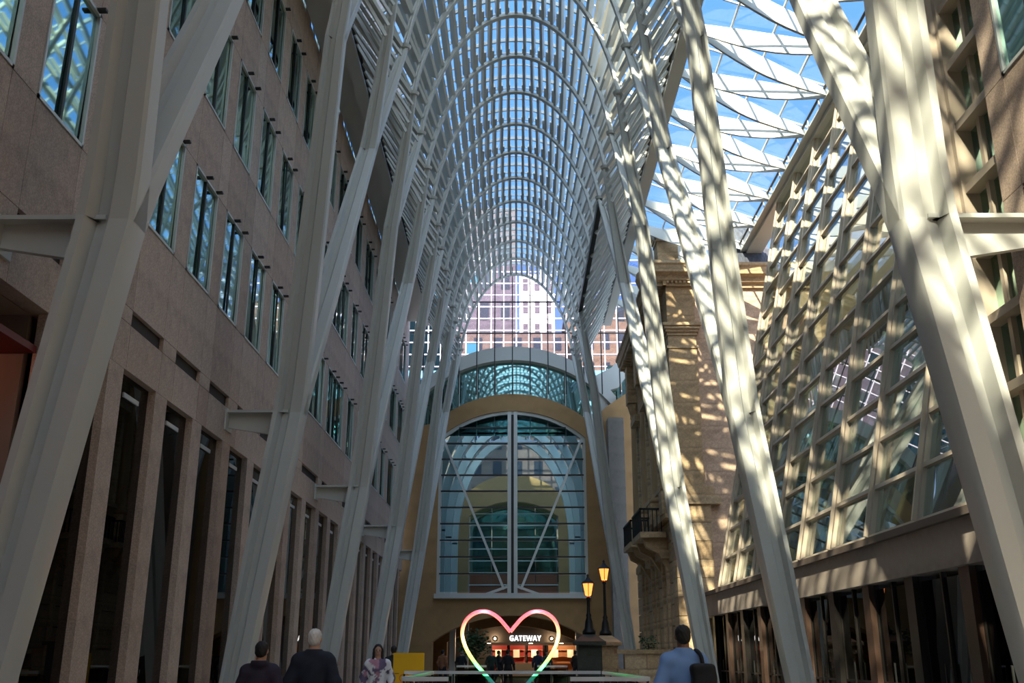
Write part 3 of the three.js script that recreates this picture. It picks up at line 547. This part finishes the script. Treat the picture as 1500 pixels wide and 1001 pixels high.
block('reflection_block', 'brown stone block with dark windows standing in for a reflection in the glazed screen', [-6.2, 4.6], [0, 29.6], [-86, -89.9], brown, 6, 13, grim);  // added block, stands for brown stonework mirrored in the screen panes
block('sky_reflection_block', 'white block with small windows standing in for bright sky reflected in the glazed screen', [0.3, 3.7], [0, 37], [-90.2, -99], std('sky_reflection_white', '#f0ece4', 0.8), 3, 16, mauve);  // added block, bright sky reflection built as a white wall
block('reflection_block', 'ochre gabled stone block standing in for a reflection at right of the glazed screen', [4.7, 12], [0, 33.5], [-88, -98], ochre, 5, 12, grim);  // added block, stands for ochre stonework mirrored in the screen panes

// ---------------------------------------------------------------- LED heart, balustrades, sign, planter
{
  const g = thing('neon_heart', 'glowing rainbow LED heart outline standing in the concourse', 'heart', [-0.16, 0, -26]); g.scale.set(0.94, 0.975, 1);
  const pts = [[0, 0.42], [0.55, 0.95], [1.02, 1.46], [1.24, 1.84], [1.29, 2.14], [1.18, 2.42], [0.92, 2.6], [0.62, 2.62], [0.34, 2.48], [0.14, 2.28], [0, 2.12]];
  const R2 = pts.map(([x, y]) => V(x, y, 0)), full = [...R2, ...R2.slice(1, -1).reverse().map((p) => V(-p.x, p.y, 0))];
  const mk = (q) => new THREE.TubeGeometry(new THREE.CatmullRomCurve3(q), 60, 0.05, 10);
  const d = new Uint8Array(256 * 4), stops = [[0.42, [60, 70, 255]], [0.75, [150, 190, 255]], [0.95, [40, 200, 190]], [1.15, [20, 215, 70]], [1.4, [120, 215, 60]], [1.6, [250, 220, 90]], [2.0, [255, 190, 90]], [2.25, [255, 110, 80]], [2.45, [255, 50, 60]], [2.7, [255, 30, 70]]];
  for (const s of [-1, 1]) {
    const curve = new THREE.CatmullRomCurve3(pts.map(([x, y]) => V(s * x, y, 0))), geo = new THREE.TubeGeometry(curve, 70, 0.05, 10);
    for (let i = 0; i < 256; i++) { const p = curve.getPointAt(i / 255), y = (i > 190 ? 2.6 : p.y); let k = 0; while (k < stops.length - 2 && y > stops[k + 1][0]) k++; const f = Math.min(1, Math.max(0, (y - stops[k][0]) / (stops[k + 1][0] - stops[k][0]))); for (let c = 0; c < 3; c++) d[i * 4 + c] = stops[k][1][c] + (stops[k + 1][1][c] - stops[k][1][c]) * f; d[i * 4 + 3] = 255; }
    const t = new THREE.DataTexture(d.slice(), 256, 1); t.colorSpace = THREE.SRGBColorSpace; t.magFilter = THREE.LinearFilter; t.needsUpdate = true;
    mesh('light_tube', geo, new THREE.MeshStandardMaterial({ name: 'led_rainbow_' + (s > 0), color: '#ffffff', roughness: 0.4, emissive: '#ffffff', emissiveMap: t, emissiveIntensity: 1.5 }), g);
    for (const [x, y, c] of [[0.7, 2.6, '#ff4050'], [1.2, 1.9, '#ffc060'], [0.9, 1.2, '#30e060']]) { const l = new THREE.PointLight(c, 0.5); l.position.set(s * x, y, 0.15); l.castShadow = true; g.add(l); }
  }
  ubox('base_plate', [-0.5, 0.5], [0, 0.06], [0.3, -0.3], darkMetal, g); mesh('stand_post', new THREE.CylinderGeometry(0.04, 0.04, 0.4, 10).translate(0, 0.22, 0), darkMetal, g);
}
const railWhite = std('brushed_rail', '#e6e6e4', 0.25, { metalness: 0.4 }), balGlass = new THREE.MeshPhysicalMaterial({ name: 'balustrade_glass', color: '#8fa09c', roughness: 0, transmission: 1, thickness: 0, ior: 1.5 });
function balustrade(label, runs) {
  const g = thing('balustrade', label, 'balustrade', [0, 0, 0]);
  for (const [a, b] of runs) {
    const A = V(a[0], 1.12, -a[1]), B = V(b[0], 1.12, -b[1]), L = A.distanceTo(B), n = Math.max(1, Math.round(L / 1.3));
    bar('handrail', A, B, 0.09, 0.07, V(0, 1, 0), railWhite, g);
    for (let k = 0; k <= n; k++) { const p = A.clone().lerp(B, k / n); ubox('post', [p.x - 0.02, p.x + 0.02], [0, 1.09], [p.z + 0.02, p.z - 0.02], darkMetal, g); if (k < n) { const q = A.clone().lerp(B, (k + 0.03) / n), r = A.clone().lerp(B, (k + 0.97) / n); q.y = r.y = 0.56; bar('glass_panel', q, r, 0.015, 0.96, V(0, 1, 0), balGlass, g); } }
    bar('kick_rail', A.clone().setY(0.06), B.clone().setY(0.06), 0.06, 0.1, V(0, 1, 0), darkMetal, g);
  }
  return g;
}
balustrade('long glass balustrade with white handrail in front of the glowing heart', [[[-2.62, 24.3], [1.95, 24.3]]]);
balustrade('short glass balustrade with white handrail turning off beside the yellow sign', [[[-1.9, 17.6], [-1.15, 17.6]], [[-1.9, 17.6], [-1.95, 24]]]);
balustrade('glass balustrade with white handrail turning off beside the man in blue', [[[0.9, 17.6], [2.2, 17.6]], [[2.2, 17.6], [2.0, 24]]]);
balustrade('small far balustrade with white handrail behind the heart, near the planter tree', [[[-2.2, 38], [-1.1, 38]]]);
balustrade('small far balustrade with white handrail behind the heart, near the lamp pedestals', [[[0.75, 38], [1.85, 38]]]);
{
  const g = thing('yellow_sign', 'yellow freestanding sign panel with red heart outline', 'sign', [-2.68, 0, -26]); g.scale.set(1.4, 1, 1);
  ubox('panel', [-0.29, 0.26], [0.5, 1.56], [0.02, -0.02], std('sign_yellow', '#e8b005', 0.5), g);
  const red = std('sign_red', '#e06a3a', 0.5), hp = [[0, 0.72], [0.1, 0.8], [0.17, 0.9], [0.19, 0.98], [0.14, 1.05], [0.07, 1.06], [0, 1.0]].map(([x, y]) => [x * 1.0, y]);
  for (const sc of [1, 0.7]) for (const s of [-1, 1]) mesh('heart_outline', tube(hp.map(([x, y]) => V(s * x * sc + 0.02, 0.88 + (y - 0.88) * sc, 0.021)), 0.008, 24, 6), red, g);
  ubox('caption_mark', [-0.26, -0.18], [1.06, 1.075], [0.021, 0.024], std('sign_print', '#5a3c00', 0.6), g);
  for (const x of [-0.2, 0.18]) ubox('leg', [x - 0.02, x + 0.02], [0, 0.5], [0.015, -0.015], darkMetal, g); ubox('foot_plate', [-0.32, 0.3], [0, 0.02], [0.2, -0.2], darkMetal, g);
}
{ // shop at the end of the passage
  const g = thing('shop', 'bright shop with white GATEWAY sign and shelves at the end of the archway', 'shop', [0, 0, 0], 0, null, 'structure');
  const dk = std('shop_dark', '#2a2320', 0.7), warm = std('shelf_wood', '#9a6238', 0.6), redp = std('shop_red', '#8c1f1c', 0.6), cream = std('poster_cream', '#e9dcc8', 0.6);
  tbox('back_wall', [-7, 7], [0, 4.6], [-76, -76.3], dk, g); tbox('shop_floor', [-7, 7], [0.0, 0.02], [-60, -76], floorMat, g);
  tbox('bulkhead', [-5, 5], [2.35, 4.6], [-71.4, -71.9], dk, g); tbox('side', [-5.2, -5], [0, 4.6], [-71.4, -76], dk, g); tbox('side', [5, 5.2], [0, 4.6], [-71.4, -76], dk, g);
  for (const [x, m] of [[-1.8, redp], [-0.5, redp], [0.8, redp], [2.3, warm], [3.4, warm]]) { tbox('shelf_back', [x, x + 1.1], [0.3, 2.2], [-75.6, -75.8], m, g); for (let k = 0; k < 4; k++) ubox('shelf', [x, x + 1.1], [0.5 + k * 0.45, 0.54 + k * 0.45], [-75.2, -75.6], warm, g); ubox('poster', [x + 0.25, x + 0.7], [1.35, 1.9], [-75.1, -75.15], cream, g); }
  tbox('counter', [-1.2, 2.4], [0, 1.0], [-72.4, -73], std('counter_grey', '#8d8a84', 0.5), g);
  const font = await new FontLoader().loadAsync('fonts/droid/droid_sans_bold.typeface.json');
  const tg = new TextGeometry('GATEWAY', { font, size: 0.36, depth: 0.06, curveSegments: 6 }); tg.computeBoundingBox(); const w = tg.boundingBox.max.x; tg.scale(2.2 / w, 1, 1);
  const sign = mesh('sign_letters', tg, std('letter_glow', '#ffffff', 0.5, { emissive: '#ffffff', emissiveIntensity: 1.6 }), g); sign.position.set(-0.52, 2.45, -71.35);
  const glow = std('shop_downlight', '#fff6e8', 0.5, { emissive: '#ffe2b8', emissiveIntensity: 4 });
  for (const x of [-1.5, 2.4]) { const m = mesh('spotlight', new THREE.SphereGeometry(0.09, 12, 8), glow, g); m.position.set(x, 2.6, -71.2); const l = new THREE.PointLight('#ffd9a8', 4); l.position.set(x, 2.6, -71.0); l.castShadow = true; g.add(l); }
  for (const x of [-2, 1, 3.2]) { const l = new THREE.PointLight('#ffdcb0', 6); l.position.set(x, 2.2, -74.2); l.castShadow = true; g.add(l); const m = mesh('ceiling_lamp', new THREE.CylinderGeometry(0.14, 0.14, 0.05, 14), glow, g); m.position.set(x, 2.32, -74.2); }
}
{
  const g = thing('potted_tree', 'dark leafy tree in a round planter behind the glowing heart', 'tree', [-2.0, 0, -50]);
  mesh('planter', new THREE.LatheGeometry([[0, 0], [0.4, 0], [0.5, 0.6], [0.46, 0.6], [0.44, 0.52], [0, 0.52]].map(([a, b]) => new THREE.Vector2(a, b)), 20), darkMetal, g);
  const bark = std('bark', '#3a2c20', 0.9), leaf = std('leaf_green', '#2c4a28', 0.7);
  mesh('trunk', tube([V(0, 0.5, 0), V(0.05, 1.1, 0.02), V(-0.03, 1.8, 0)], 0.05, 10, 8), bark, g);
  const rr = rng(41), lg = [];
  for (let k = 0; k < 700; k++) { const a = rr() * 6.28, u = rr() * 2 - 1, r = Math.cbrt(rr()) * (0.75 + 0.2 * Math.sin(a * 3)), q = new THREE.PlaneGeometry(0.13, 0.07); q.rotateX(rr() * 6); q.rotateY(rr() * 6); q.translate(Math.cos(a) * Math.sqrt(1 - u * u) * r, 2.05 + u * r * 0.85, Math.sin(a) * Math.sqrt(1 - u * u) * r); lg.push(q); }
  const f = mesh('foliage', mergeGeometries(lg), leaf, g); f.userData.kind = 'stuff';
  const b = thing('shrub', 'dark green shrub growing behind the forecourt wall', 'shrub', [4.9, 0, -38.6]); const l2 = [];
  for (let k = 0; k < 500; k++) { const q = new THREE.PlaneGeometry(0.1, 0.05); q.rotateX(rr() * 6); q.rotateY(rr() * 6); const h = rr() * 2.2; q.translate((rr() - 0.5) * (1.3 - h * 0.3), h, (rr() - 0.5) * 0.7); l2.push(q); }
  const f2 = mesh('foliage', mergeGeometries(l2), leaf, b); f2.userData.kind = 'stuff'; mesh('stem', tube([V(0, 0, 0), V(0.03, 0.8, 0), V(0, 1.9, 0)], 0.03, 8, 6), bark, b);
}

// ---------------------------------------------------------------- people
const cap = (a, b, ra, rb) => (p) => { const dx = b[0] - a[0], dy = b[1] - a[1], dz = b[2] - a[2], px = p[0] - a[0], py = p[1] - a[1], pz = p[2] - a[2], t = Math.max(0, Math.min(1, (px * dx + py * dy + pz * dz) / (dx * dx + dy * dy + dz * dz || 1))); return Math.hypot(px - dx * t, py - dy * t, pz - dz * t) - (ra + (rb - ra) * t); };
const ell = (c, r) => (p) => { const x = (p[0] - c[0]) / r[0], y = (p[1] - c[1]) / r[1], z = (p[2] - c[2]) / r[2], k = Math.hypot(x, y, z), g = Math.hypot(x / r[0], y / r[1], z / r[2]); return g > 1e-6 ? k * (k - 1) / g : -Math.min(...r); };
const smin = (a, b, k) => { const h = Math.max(k - Math.abs(a - b), 0) / k; return Math.min(a, b) - h * h * k * 0.25; };
function nets(f, lo, hi, c) {   // naive surface nets over a box
  const n = [0, 1, 2].map((i) => Math.ceil((hi[i] - lo[i]) / c) + 1), [nx, ny, nz] = n, F = new Float32Array(nx * ny * nz), id = (i, j, k) => (k * ny + j) * nx + i;
  for (let k = 0; k < nz; k++) for (let j = 0; j < ny; j++) for (let i = 0; i < nx; i++) F[id(i, j, k)] = f([lo[0] + i * c, lo[1] + j * c, lo[2] + k * c]);
  const vi = new Int32Array(nx * ny * nz).fill(-1), pos = [], idx = [];
  for (let k = 0; k < nz - 1; k++) for (let j = 0; j < ny - 1; j++) for (let i = 0; i < nx - 1; i++) {
    let s = 0, X = 0, Y = 0, Z = 0; const v = []; for (let q = 0; q < 8; q++) v.push(F[id(i + (q & 1), j + ((q >> 1) & 1), k + (q >> 2))]);
    for (let a = 0; a < 8; a++) for (const m of [1, 2, 4]) { const b = a | m; if (b === a) continue; if ((v[a] < 0) !== (v[b] < 0)) { const t = v[a] / (v[a] - v[b]); X += (a & 1) + (m === 1 ? t : 0); Y += ((a >> 1) & 1) + (m === 2 ? t : 0); Z += (a >> 2) + (m === 4 ? t : 0); s++; } }
    if (s) { vi[id(i, j, k)] = pos.length / 3; pos.push(lo[0] + (i + X / s) * c, lo[1] + (j + Y / s) * c, lo[2] + (k + Z / s) * c); }
  }
  for (let k = 1; k < nz - 1; k++) for (let j = 1; j < ny - 1; j++) for (let i = 1; i < nx - 1; i++) {
    const a = F[id(i, j, k)] < 0, quad = (p, q, r, t, flip) => { if (p < 0 || q < 0 || r < 0 || t < 0) return; flip ? idx.push(p, r, q, p, t, r) : idx.push(p, q, r, p, r, t); };
    if (a !== (F[id(i + 1, j, k)] < 0)) quad(vi[id(i, j - 1, k - 1)], vi[id(i, j, k - 1)], vi[id(i, j, k)], vi[id(i, j - 1, k)], !a);
    if (a !== (F[id(i, j + 1, k)] < 0)) quad(vi[id(i - 1, j, k - 1)], vi[id(i - 1, j, k)], vi[id(i, j, k)], vi[id(i, j, k - 1)], !a);
    if (a !== (F[id(i, j, k + 1)] < 0)) quad(vi[id(i - 1, j - 1, k)], vi[id(i, j - 1, k)], vi[id(i, j, k)], vi[id(i - 1, j, k)], !a);
  }
  const g = new THREE.BufferGeometry(); g.setAttribute('position', new THREE.Float32BufferAttribute(pos, 3)); g.setIndex(idx); g.computeVertexNormals(); return g;
}
const union = (list, k) => (p) => { let d = 1e9; for (const f of list) d = smin(d, f(p), k); return d; };
// local frame: +z is where the person looks, y up, feet at 0, height 1.75 before scaling
function person(o) {
  const g = thing('person', o.label, 'person', [o.x, 0, -o.d], o.turn || 0); g.scale.setScalar((o.h || 1.75) / 1.75);
  const fine = o.fine ? 1 : 1.8, st = o.stride ?? 0.18;
  const hip = [[-0.1, 0.92, 0], [0.1, 0.92, 0]], knee = [[-0.11, 0.5, st * 0.7], [0.11, 0.5, -st * 0.2]], ank = [[-0.11, 0.09, st], [0.11, 0.1, -st * 1.3]];
  const sh = [[-0.175, 1.39, -0.015], [0.175, 1.39, -0.015]], el = (o.elbow || [[-0.27, 1.14, -0.05], [0.27, 1.14, -0.05]]), wr = (o.wrist || [[-0.28, 0.9, 0.06], [0.28, 0.9, 0.06]]);
  const torso = (e) => [ell([0, 1.27, 0], [0.168 + e, 0.19 + e, 0.115 + e]), ell([0, 1.08, 0.005], [0.15 + e, 0.2 + e, 0.11 + e]), ell([0, 0.95, -0.005], [0.17 + e, 0.13 + e, 0.12 + e]), cap([-0.14, 1.385, -0.015], [0.14, 1.385, -0.015], 0.06 + e, 0.06 + e), cap([0, 1.49, -0.02], [-0.15, 1.4, -0.015], 0.05 + e * 0.5, 0.05 + e), cap([0, 1.49, -0.02], [0.15, 1.4, -0.015], 0.05 + e * 0.5, 0.05 + e)];
  const arms = (e) => [0, 1].flatMap((i) => [cap(sh[i], el[i], 0.056 + e, 0.045 + e), cap(el[i], wr[i], 0.044 + e, 0.031 + e)]);
  const legs = (e) => [0, 1].flatMap((i) => [cap(hip[i], knee[i], 0.088 + e, 0.06 + e), cap(knee[i], ank[i], 0.058 + e, 0.04 + e)]);
  const neck = cap([0, 1.42, -0.01], [0, 1.56, 0.01], 0.058, 0.054);
  const skin = M['skin' + o.skin] || std('skin' + o.skin, o.skin, 0.55);
  const bodyF = union([...torso(0), ...arms(0), ...legs(0), neck, ell([0, 1.64, 0.0], [0.07, 0.1, 0.085])], 0.05);
  const geos = [nets(bodyF, [-0.5, 0.02, -0.45], [0.5, 1.6, 0.45], 0.024)];
  const headF = union([ell([0, 1.655, -0.005], [0.074, 0.098, 0.092]), ell([0, 1.59, 0.03], [0.052, 0.058, 0.06]), cap([0, 1.655, 0.085], [0, 1.625, 0.105], 0.01, 0.016), ell([-0.077, 1.64, -0.005], [0.012, 0.03, 0.02]), ell([0.077, 1.64, -0.005], [0.012, 0.03, 0.02]), cap([-0.02, 1.587, 0.085], [0.02, 1.587, 0.085], 0.008, 0.008), neck], 0.015);
  geos.push(nets(headF, [-0.12, 1.5, -0.13], [0.12, 1.78, 0.15], 0.006 * fine));
  for (const i of [0, 1]) {   // hands: palm, four fingers, thumb, slightly curled
    const w = wr[i], e = el[i], a = V(w[0] - e[0], w[1] - e[1], w[2] - e[2]).normalize(), sd = i ? 1 : -1, lat = V(0, 0, 1).addScaledVector(a, -a.z).normalize(), nrm = a.clone().cross(lat).multiplyScalar(1), P = (f, l, n) => [w[0] + a.x * f + lat.x * l + nrm.x * n, w[1] + a.y * f + lat.y * l + nrm.y * n, w[2] + a.z * f + lat.z * l + nrm.z * n], L = [cap(P(0, 0, 0), P(0.05, 0.0, 0), 0.028, 0.03), cap(P(0.05, -0.022, 0), P(0.08, -0.024, 0), 0.02, 0.014), cap(P(0.05, 0.02, 0), P(0.085, 0.022, 0), 0.02, 0.014)];
    [[0.028, 0.07], [0.009, 0.08], [-0.011, 0.074], [-0.03, 0.058]].forEach(([l, len]) => { L.push(cap(P(0.085, l, 0), P(0.085 + len * 0.5, l * 1.1, -0.008 * sd), 0.0095, 0.0085), cap(P(0.085 + len * 0.5, l * 1.1, -0.008 * sd), P(0.085 + len * 0.92, l * 1.1, -0.03 * sd), 0.0085, 0.007)); });
    L.push(cap(P(0.03, 0.03, 0), P(0.06, 0.055, -0.012 * sd), 0.013, 0.011), cap(P(0.06, 0.055, -0.012 * sd), P(0.088, 0.06, -0.025 * sd), 0.01, 0.008));
    const c = P(0.08, 0.01, 0), q = 0.15; geos.push(nets(union(L, 0.008), [c[0] - q, c[1] - q, c[2] - q], [c[0] + q, c[1] + q, c[2] + q], 0.006 * fine));
  }
  mesh('body', mergeGeometries(geos.map((q) => { q.deleteAttribute('uv'); return q; })), skin, g);
  const topMat = o.topMat || M['cloth' + o.top] || std('cloth' + o.top, o.top, 0.85);
  const botMat = M['cloth' + o.bottom] || std('cloth' + o.bottom, o.bottom, 0.85);
  const fold = (p) => 0.004 * Math.sin(p[1] * 38 + p[0] * 14) * Math.sin(p[0] * 21 + p[2] * 17);
  const topE = o.bulk || 0.018, tF = union([...torso(topE), ...arms(topE + 0.002), ...(o.hood ? [ell([0, 1.5, -0.09], [0.11, 0.08, 0.07])] : []), ...(o.collar ? [cap([0, 1.46, -0.01], [0, 1.52, 0], 0.075, 0.07)] : []), ...(o.long ? [ell([0, 0.88, 0], [0.2, 0.2, 0.15])] : [])], 0.05);
  const topG = nets((p) => Math.max(tF(p) + fold(p), 0.84 - (o.long ? 0.12 : 0) - p[1], p[1] - 1.53), [-0.55, 0.7, -0.4], [0.55, 1.6, 0.5], 0.014 * fine);
  if (o.pattern) { const ps = topG.attributes.position, c = new Float32Array(ps.count * 3); for (let i = 0; i < ps.count; i++) { const n = fbm(ps.getX(i) * 14 + 5, ps.getY(i) * 14 + ps.getZ(i) * 9, 3), n2 = fbm(ps.getX(i) * 9 + 50, ps.getY(i) * 9, 2); const k = n > 0.56 ? [0.12, 0.09, 0.16] : n2 > 0.6 ? [0.42, 0.2, 0.26] : [0.75, 0.74, 0.76]; c.set(k, i * 3); } topG.setAttribute('color', new THREE.BufferAttribute(c, 3)); }
  mesh(o.topName || 'jacket', topG, topMat, g);
  const lF = union([...legs(0.018), ell([0, 0.95, -0.005], [0.178, 0.14, 0.128])], 0.04);
  mesh('trousers', nets((p) => Math.max(lF(p), p[1] - 1.0, 0.06 - p[1]), [-0.35, 0, -0.45], [0.35, 1.1, 0.45], 0.018 * fine), botMat, g);
  const shoeMat = M.shoe || std('shoe', '#191614', 0.5);
  for (const i of [0, 1]) mesh('shoe', nets(union([cap([ank[i][0], 0.05, ank[i][2] - 0.04], [ank[i][0], 0.045, ank[i][2] + 0.15], 0.045, 0.038), cap([ank[i][0], 0.1, ank[i][2]], [ank[i][0], 0.05, ank[i][2]], 0.045, 0.04)], 0.03), [ank[i][0] - 0.12, -0.01, ank[i][2] - 0.15], [ank[i][0] + 0.12, 0.18, ank[i][2] + 0.25], 0.012 * fine), shoeMat, g);
  const hairMat = M['hair' + o.hair] || std('hair' + o.hair, o.hair, 0.7);
  const hl = [ell([0, 1.685, -0.022], [0.084, 0.086, 0.098])]; if (o.longHair) hl.push(cap([0, 1.66, -0.05], [0, 1.42, -0.07], 0.085, 0.06), cap([-0.07, 1.66, 0], [-0.09, 1.42, 0.02], 0.035, 0.03), cap([0.07, 1.66, 0], [0.09, 1.42, 0.02], 0.035, 0.03)); else hl.push(ell([0, 1.63, -0.05], [0.076, 0.07, 0.062]));
  const hF = union(hl, 0.02), face = ell([0, 1.63, 0.075], [0.062, 0.085, 0.07]);
  mesh('hair', nets((p) => Math.max(hF(p) + 0.003 * Math.sin(p[0] * 160) * Math.sin(p[1] * 90), -face(p)), [-0.16, 1.34, -0.18], [0.16, 1.8, 0.16], 0.007 * fine), hairMat, g);
  const eyeMat = M.eye || std('eye', '#1a1210', 0.3);
  for (const s of [-1, 1]) mesh('eye', new THREE.SphereGeometry(0.01, 8, 6).translate(s * 0.03, 1.65, 0.079), eyeMat, g);
  return g;
}
const away = Math.PI;
person({ x: -3.1, d: 12.6, turn: away, h: 1.65, skin: '#b98a6c', top: '#2a2030', bottom: '#17161a', hair: '#191313', hood: true, bulk: 0.026, fine: true, elbow: [[-0.27, 1.14, -0.05], [0.27, 1.15, 0.02]], wrist: [[-0.28, 0.9, 0.06], [0.24, 1.12, 0.25]], label: 'dark-haired person in plum hooded jacket walking away beside white-haired man' });
person({ x: -2.52, d: 12.9, turn: away, h: 1.8, skin: '#c79a80', top: '#151a28', bottom: '#14151a', hair: '#cfc8be', collar: true, bulk: 0.034, fine: true, label: 'white-haired person in dark navy jacket walking away along the granite side' });
const man = { x: 1.86, d: 11.6, turn: away, h: 1.81, skin: '#8a5f45', top: '#6f8fbe', bottom: '#20242c', hair: '#120f0e', collar: true, bulk: 0.024, fine: true, topName: 'shirt', label: 'person in light blue shirt with black shoulder bag walking away' };
person(man);
{
  const b = thing('shoulder_bag', 'black shoulder bag hanging on back of person in blue shirt', 'bag', [1.86, 0, -11.6], away); b.scale.setScalar(1.81 / 1.75);
  const bag = nets((p) => { const q = [Math.abs(p[0] + 0.16) - 0.085, Math.abs(p[1] - 1.17) - 0.15, Math.abs(p[2] + 0.245) - 0.045]; return Math.hypot(Math.max(q[0], 0), Math.max(q[1], 0), Math.max(q[2], 0)) + Math.min(0, Math.max(...q)) - 0.045 - 0.006 * Math.sin(p[1] * 30 + p[0] * 12); }, [-0.4, 0.85, -0.4], [0.06, 1.4, -0.1], 0.014);
  const bm = std('black_nylon', '#0e0f14', 0.8); mesh('pouch', bag, bm, b);
  mesh('strap', tube([V(-0.17, 1.28, -0.2), V(-0.16, 1.44, -0.17), V(-0.13, 1.5, -0.03), V(-0.13, 1.45, 0.11), V(-0.18, 1.3, 0.17)], 0.022, 24, 8), bm, b);
}
const blouse = std('patterned_blouse', '#ffffff', 0.8, { vertexColors: true });
person({ x: -2.62, d: 19.6, turn: 0.1, h: 1.69, skin: '#b98c70', top: 'x', topMat: blouse, pattern: true, topName: 'blouse', bottom: '#2b2c36', hair: '#1c1210', longHair: true, long: true, bulk: 0.024, label: 'long-haired person in white and purple patterned blouse facing the viewer' });
person({ x: -3.44, d: 29.0, turn: away, h: 1.74, skin: '#a87e64', top: '#16181c', bottom: '#16181c', hair: '#15110f', label: 'dark-clothed person half hidden behind the yellow sign' });
person({ x: -3.7, d: 52, turn: 2.6, h: 1.75, skin: '#a87e64', top: '#8a5a3c', bottom: '#23242a', hair: '#15110f', label: 'person in rust-brown jacket by the foot of the archway' });
for (const [x, d, t, top, lab] of [[-0.4, 47, 2.9, '#101114', 'black-clothed person standing right behind the glowing heart'], [-1.35, 55, 0.3, '#1b2a20', 'person in dark green coat under the archway'], [-1.0, 58, 2.0, '#101218', 'person in black coat deep in the archway'], [1.15, 57, 3.0, '#1a2436', 'person in navy coat before the shop counter'], [1.75, 60, 0.2, '#22303a', 'person in slate-blue coat before the shop shelves'], [3.3, 58, 2.4, '#2a1d18', 'person in dark brown coat near the lamp pedestals'], [-3.0, 56, 0.2, '#0f1013', 'black-clothed person beside the potted tree']])
  person({ x, d, turn: t, h: 1.74, skin: '#a87e64', top, bottom: '#141518', hair: '#15110f', label: lab });

renderer.render(scene, camera);
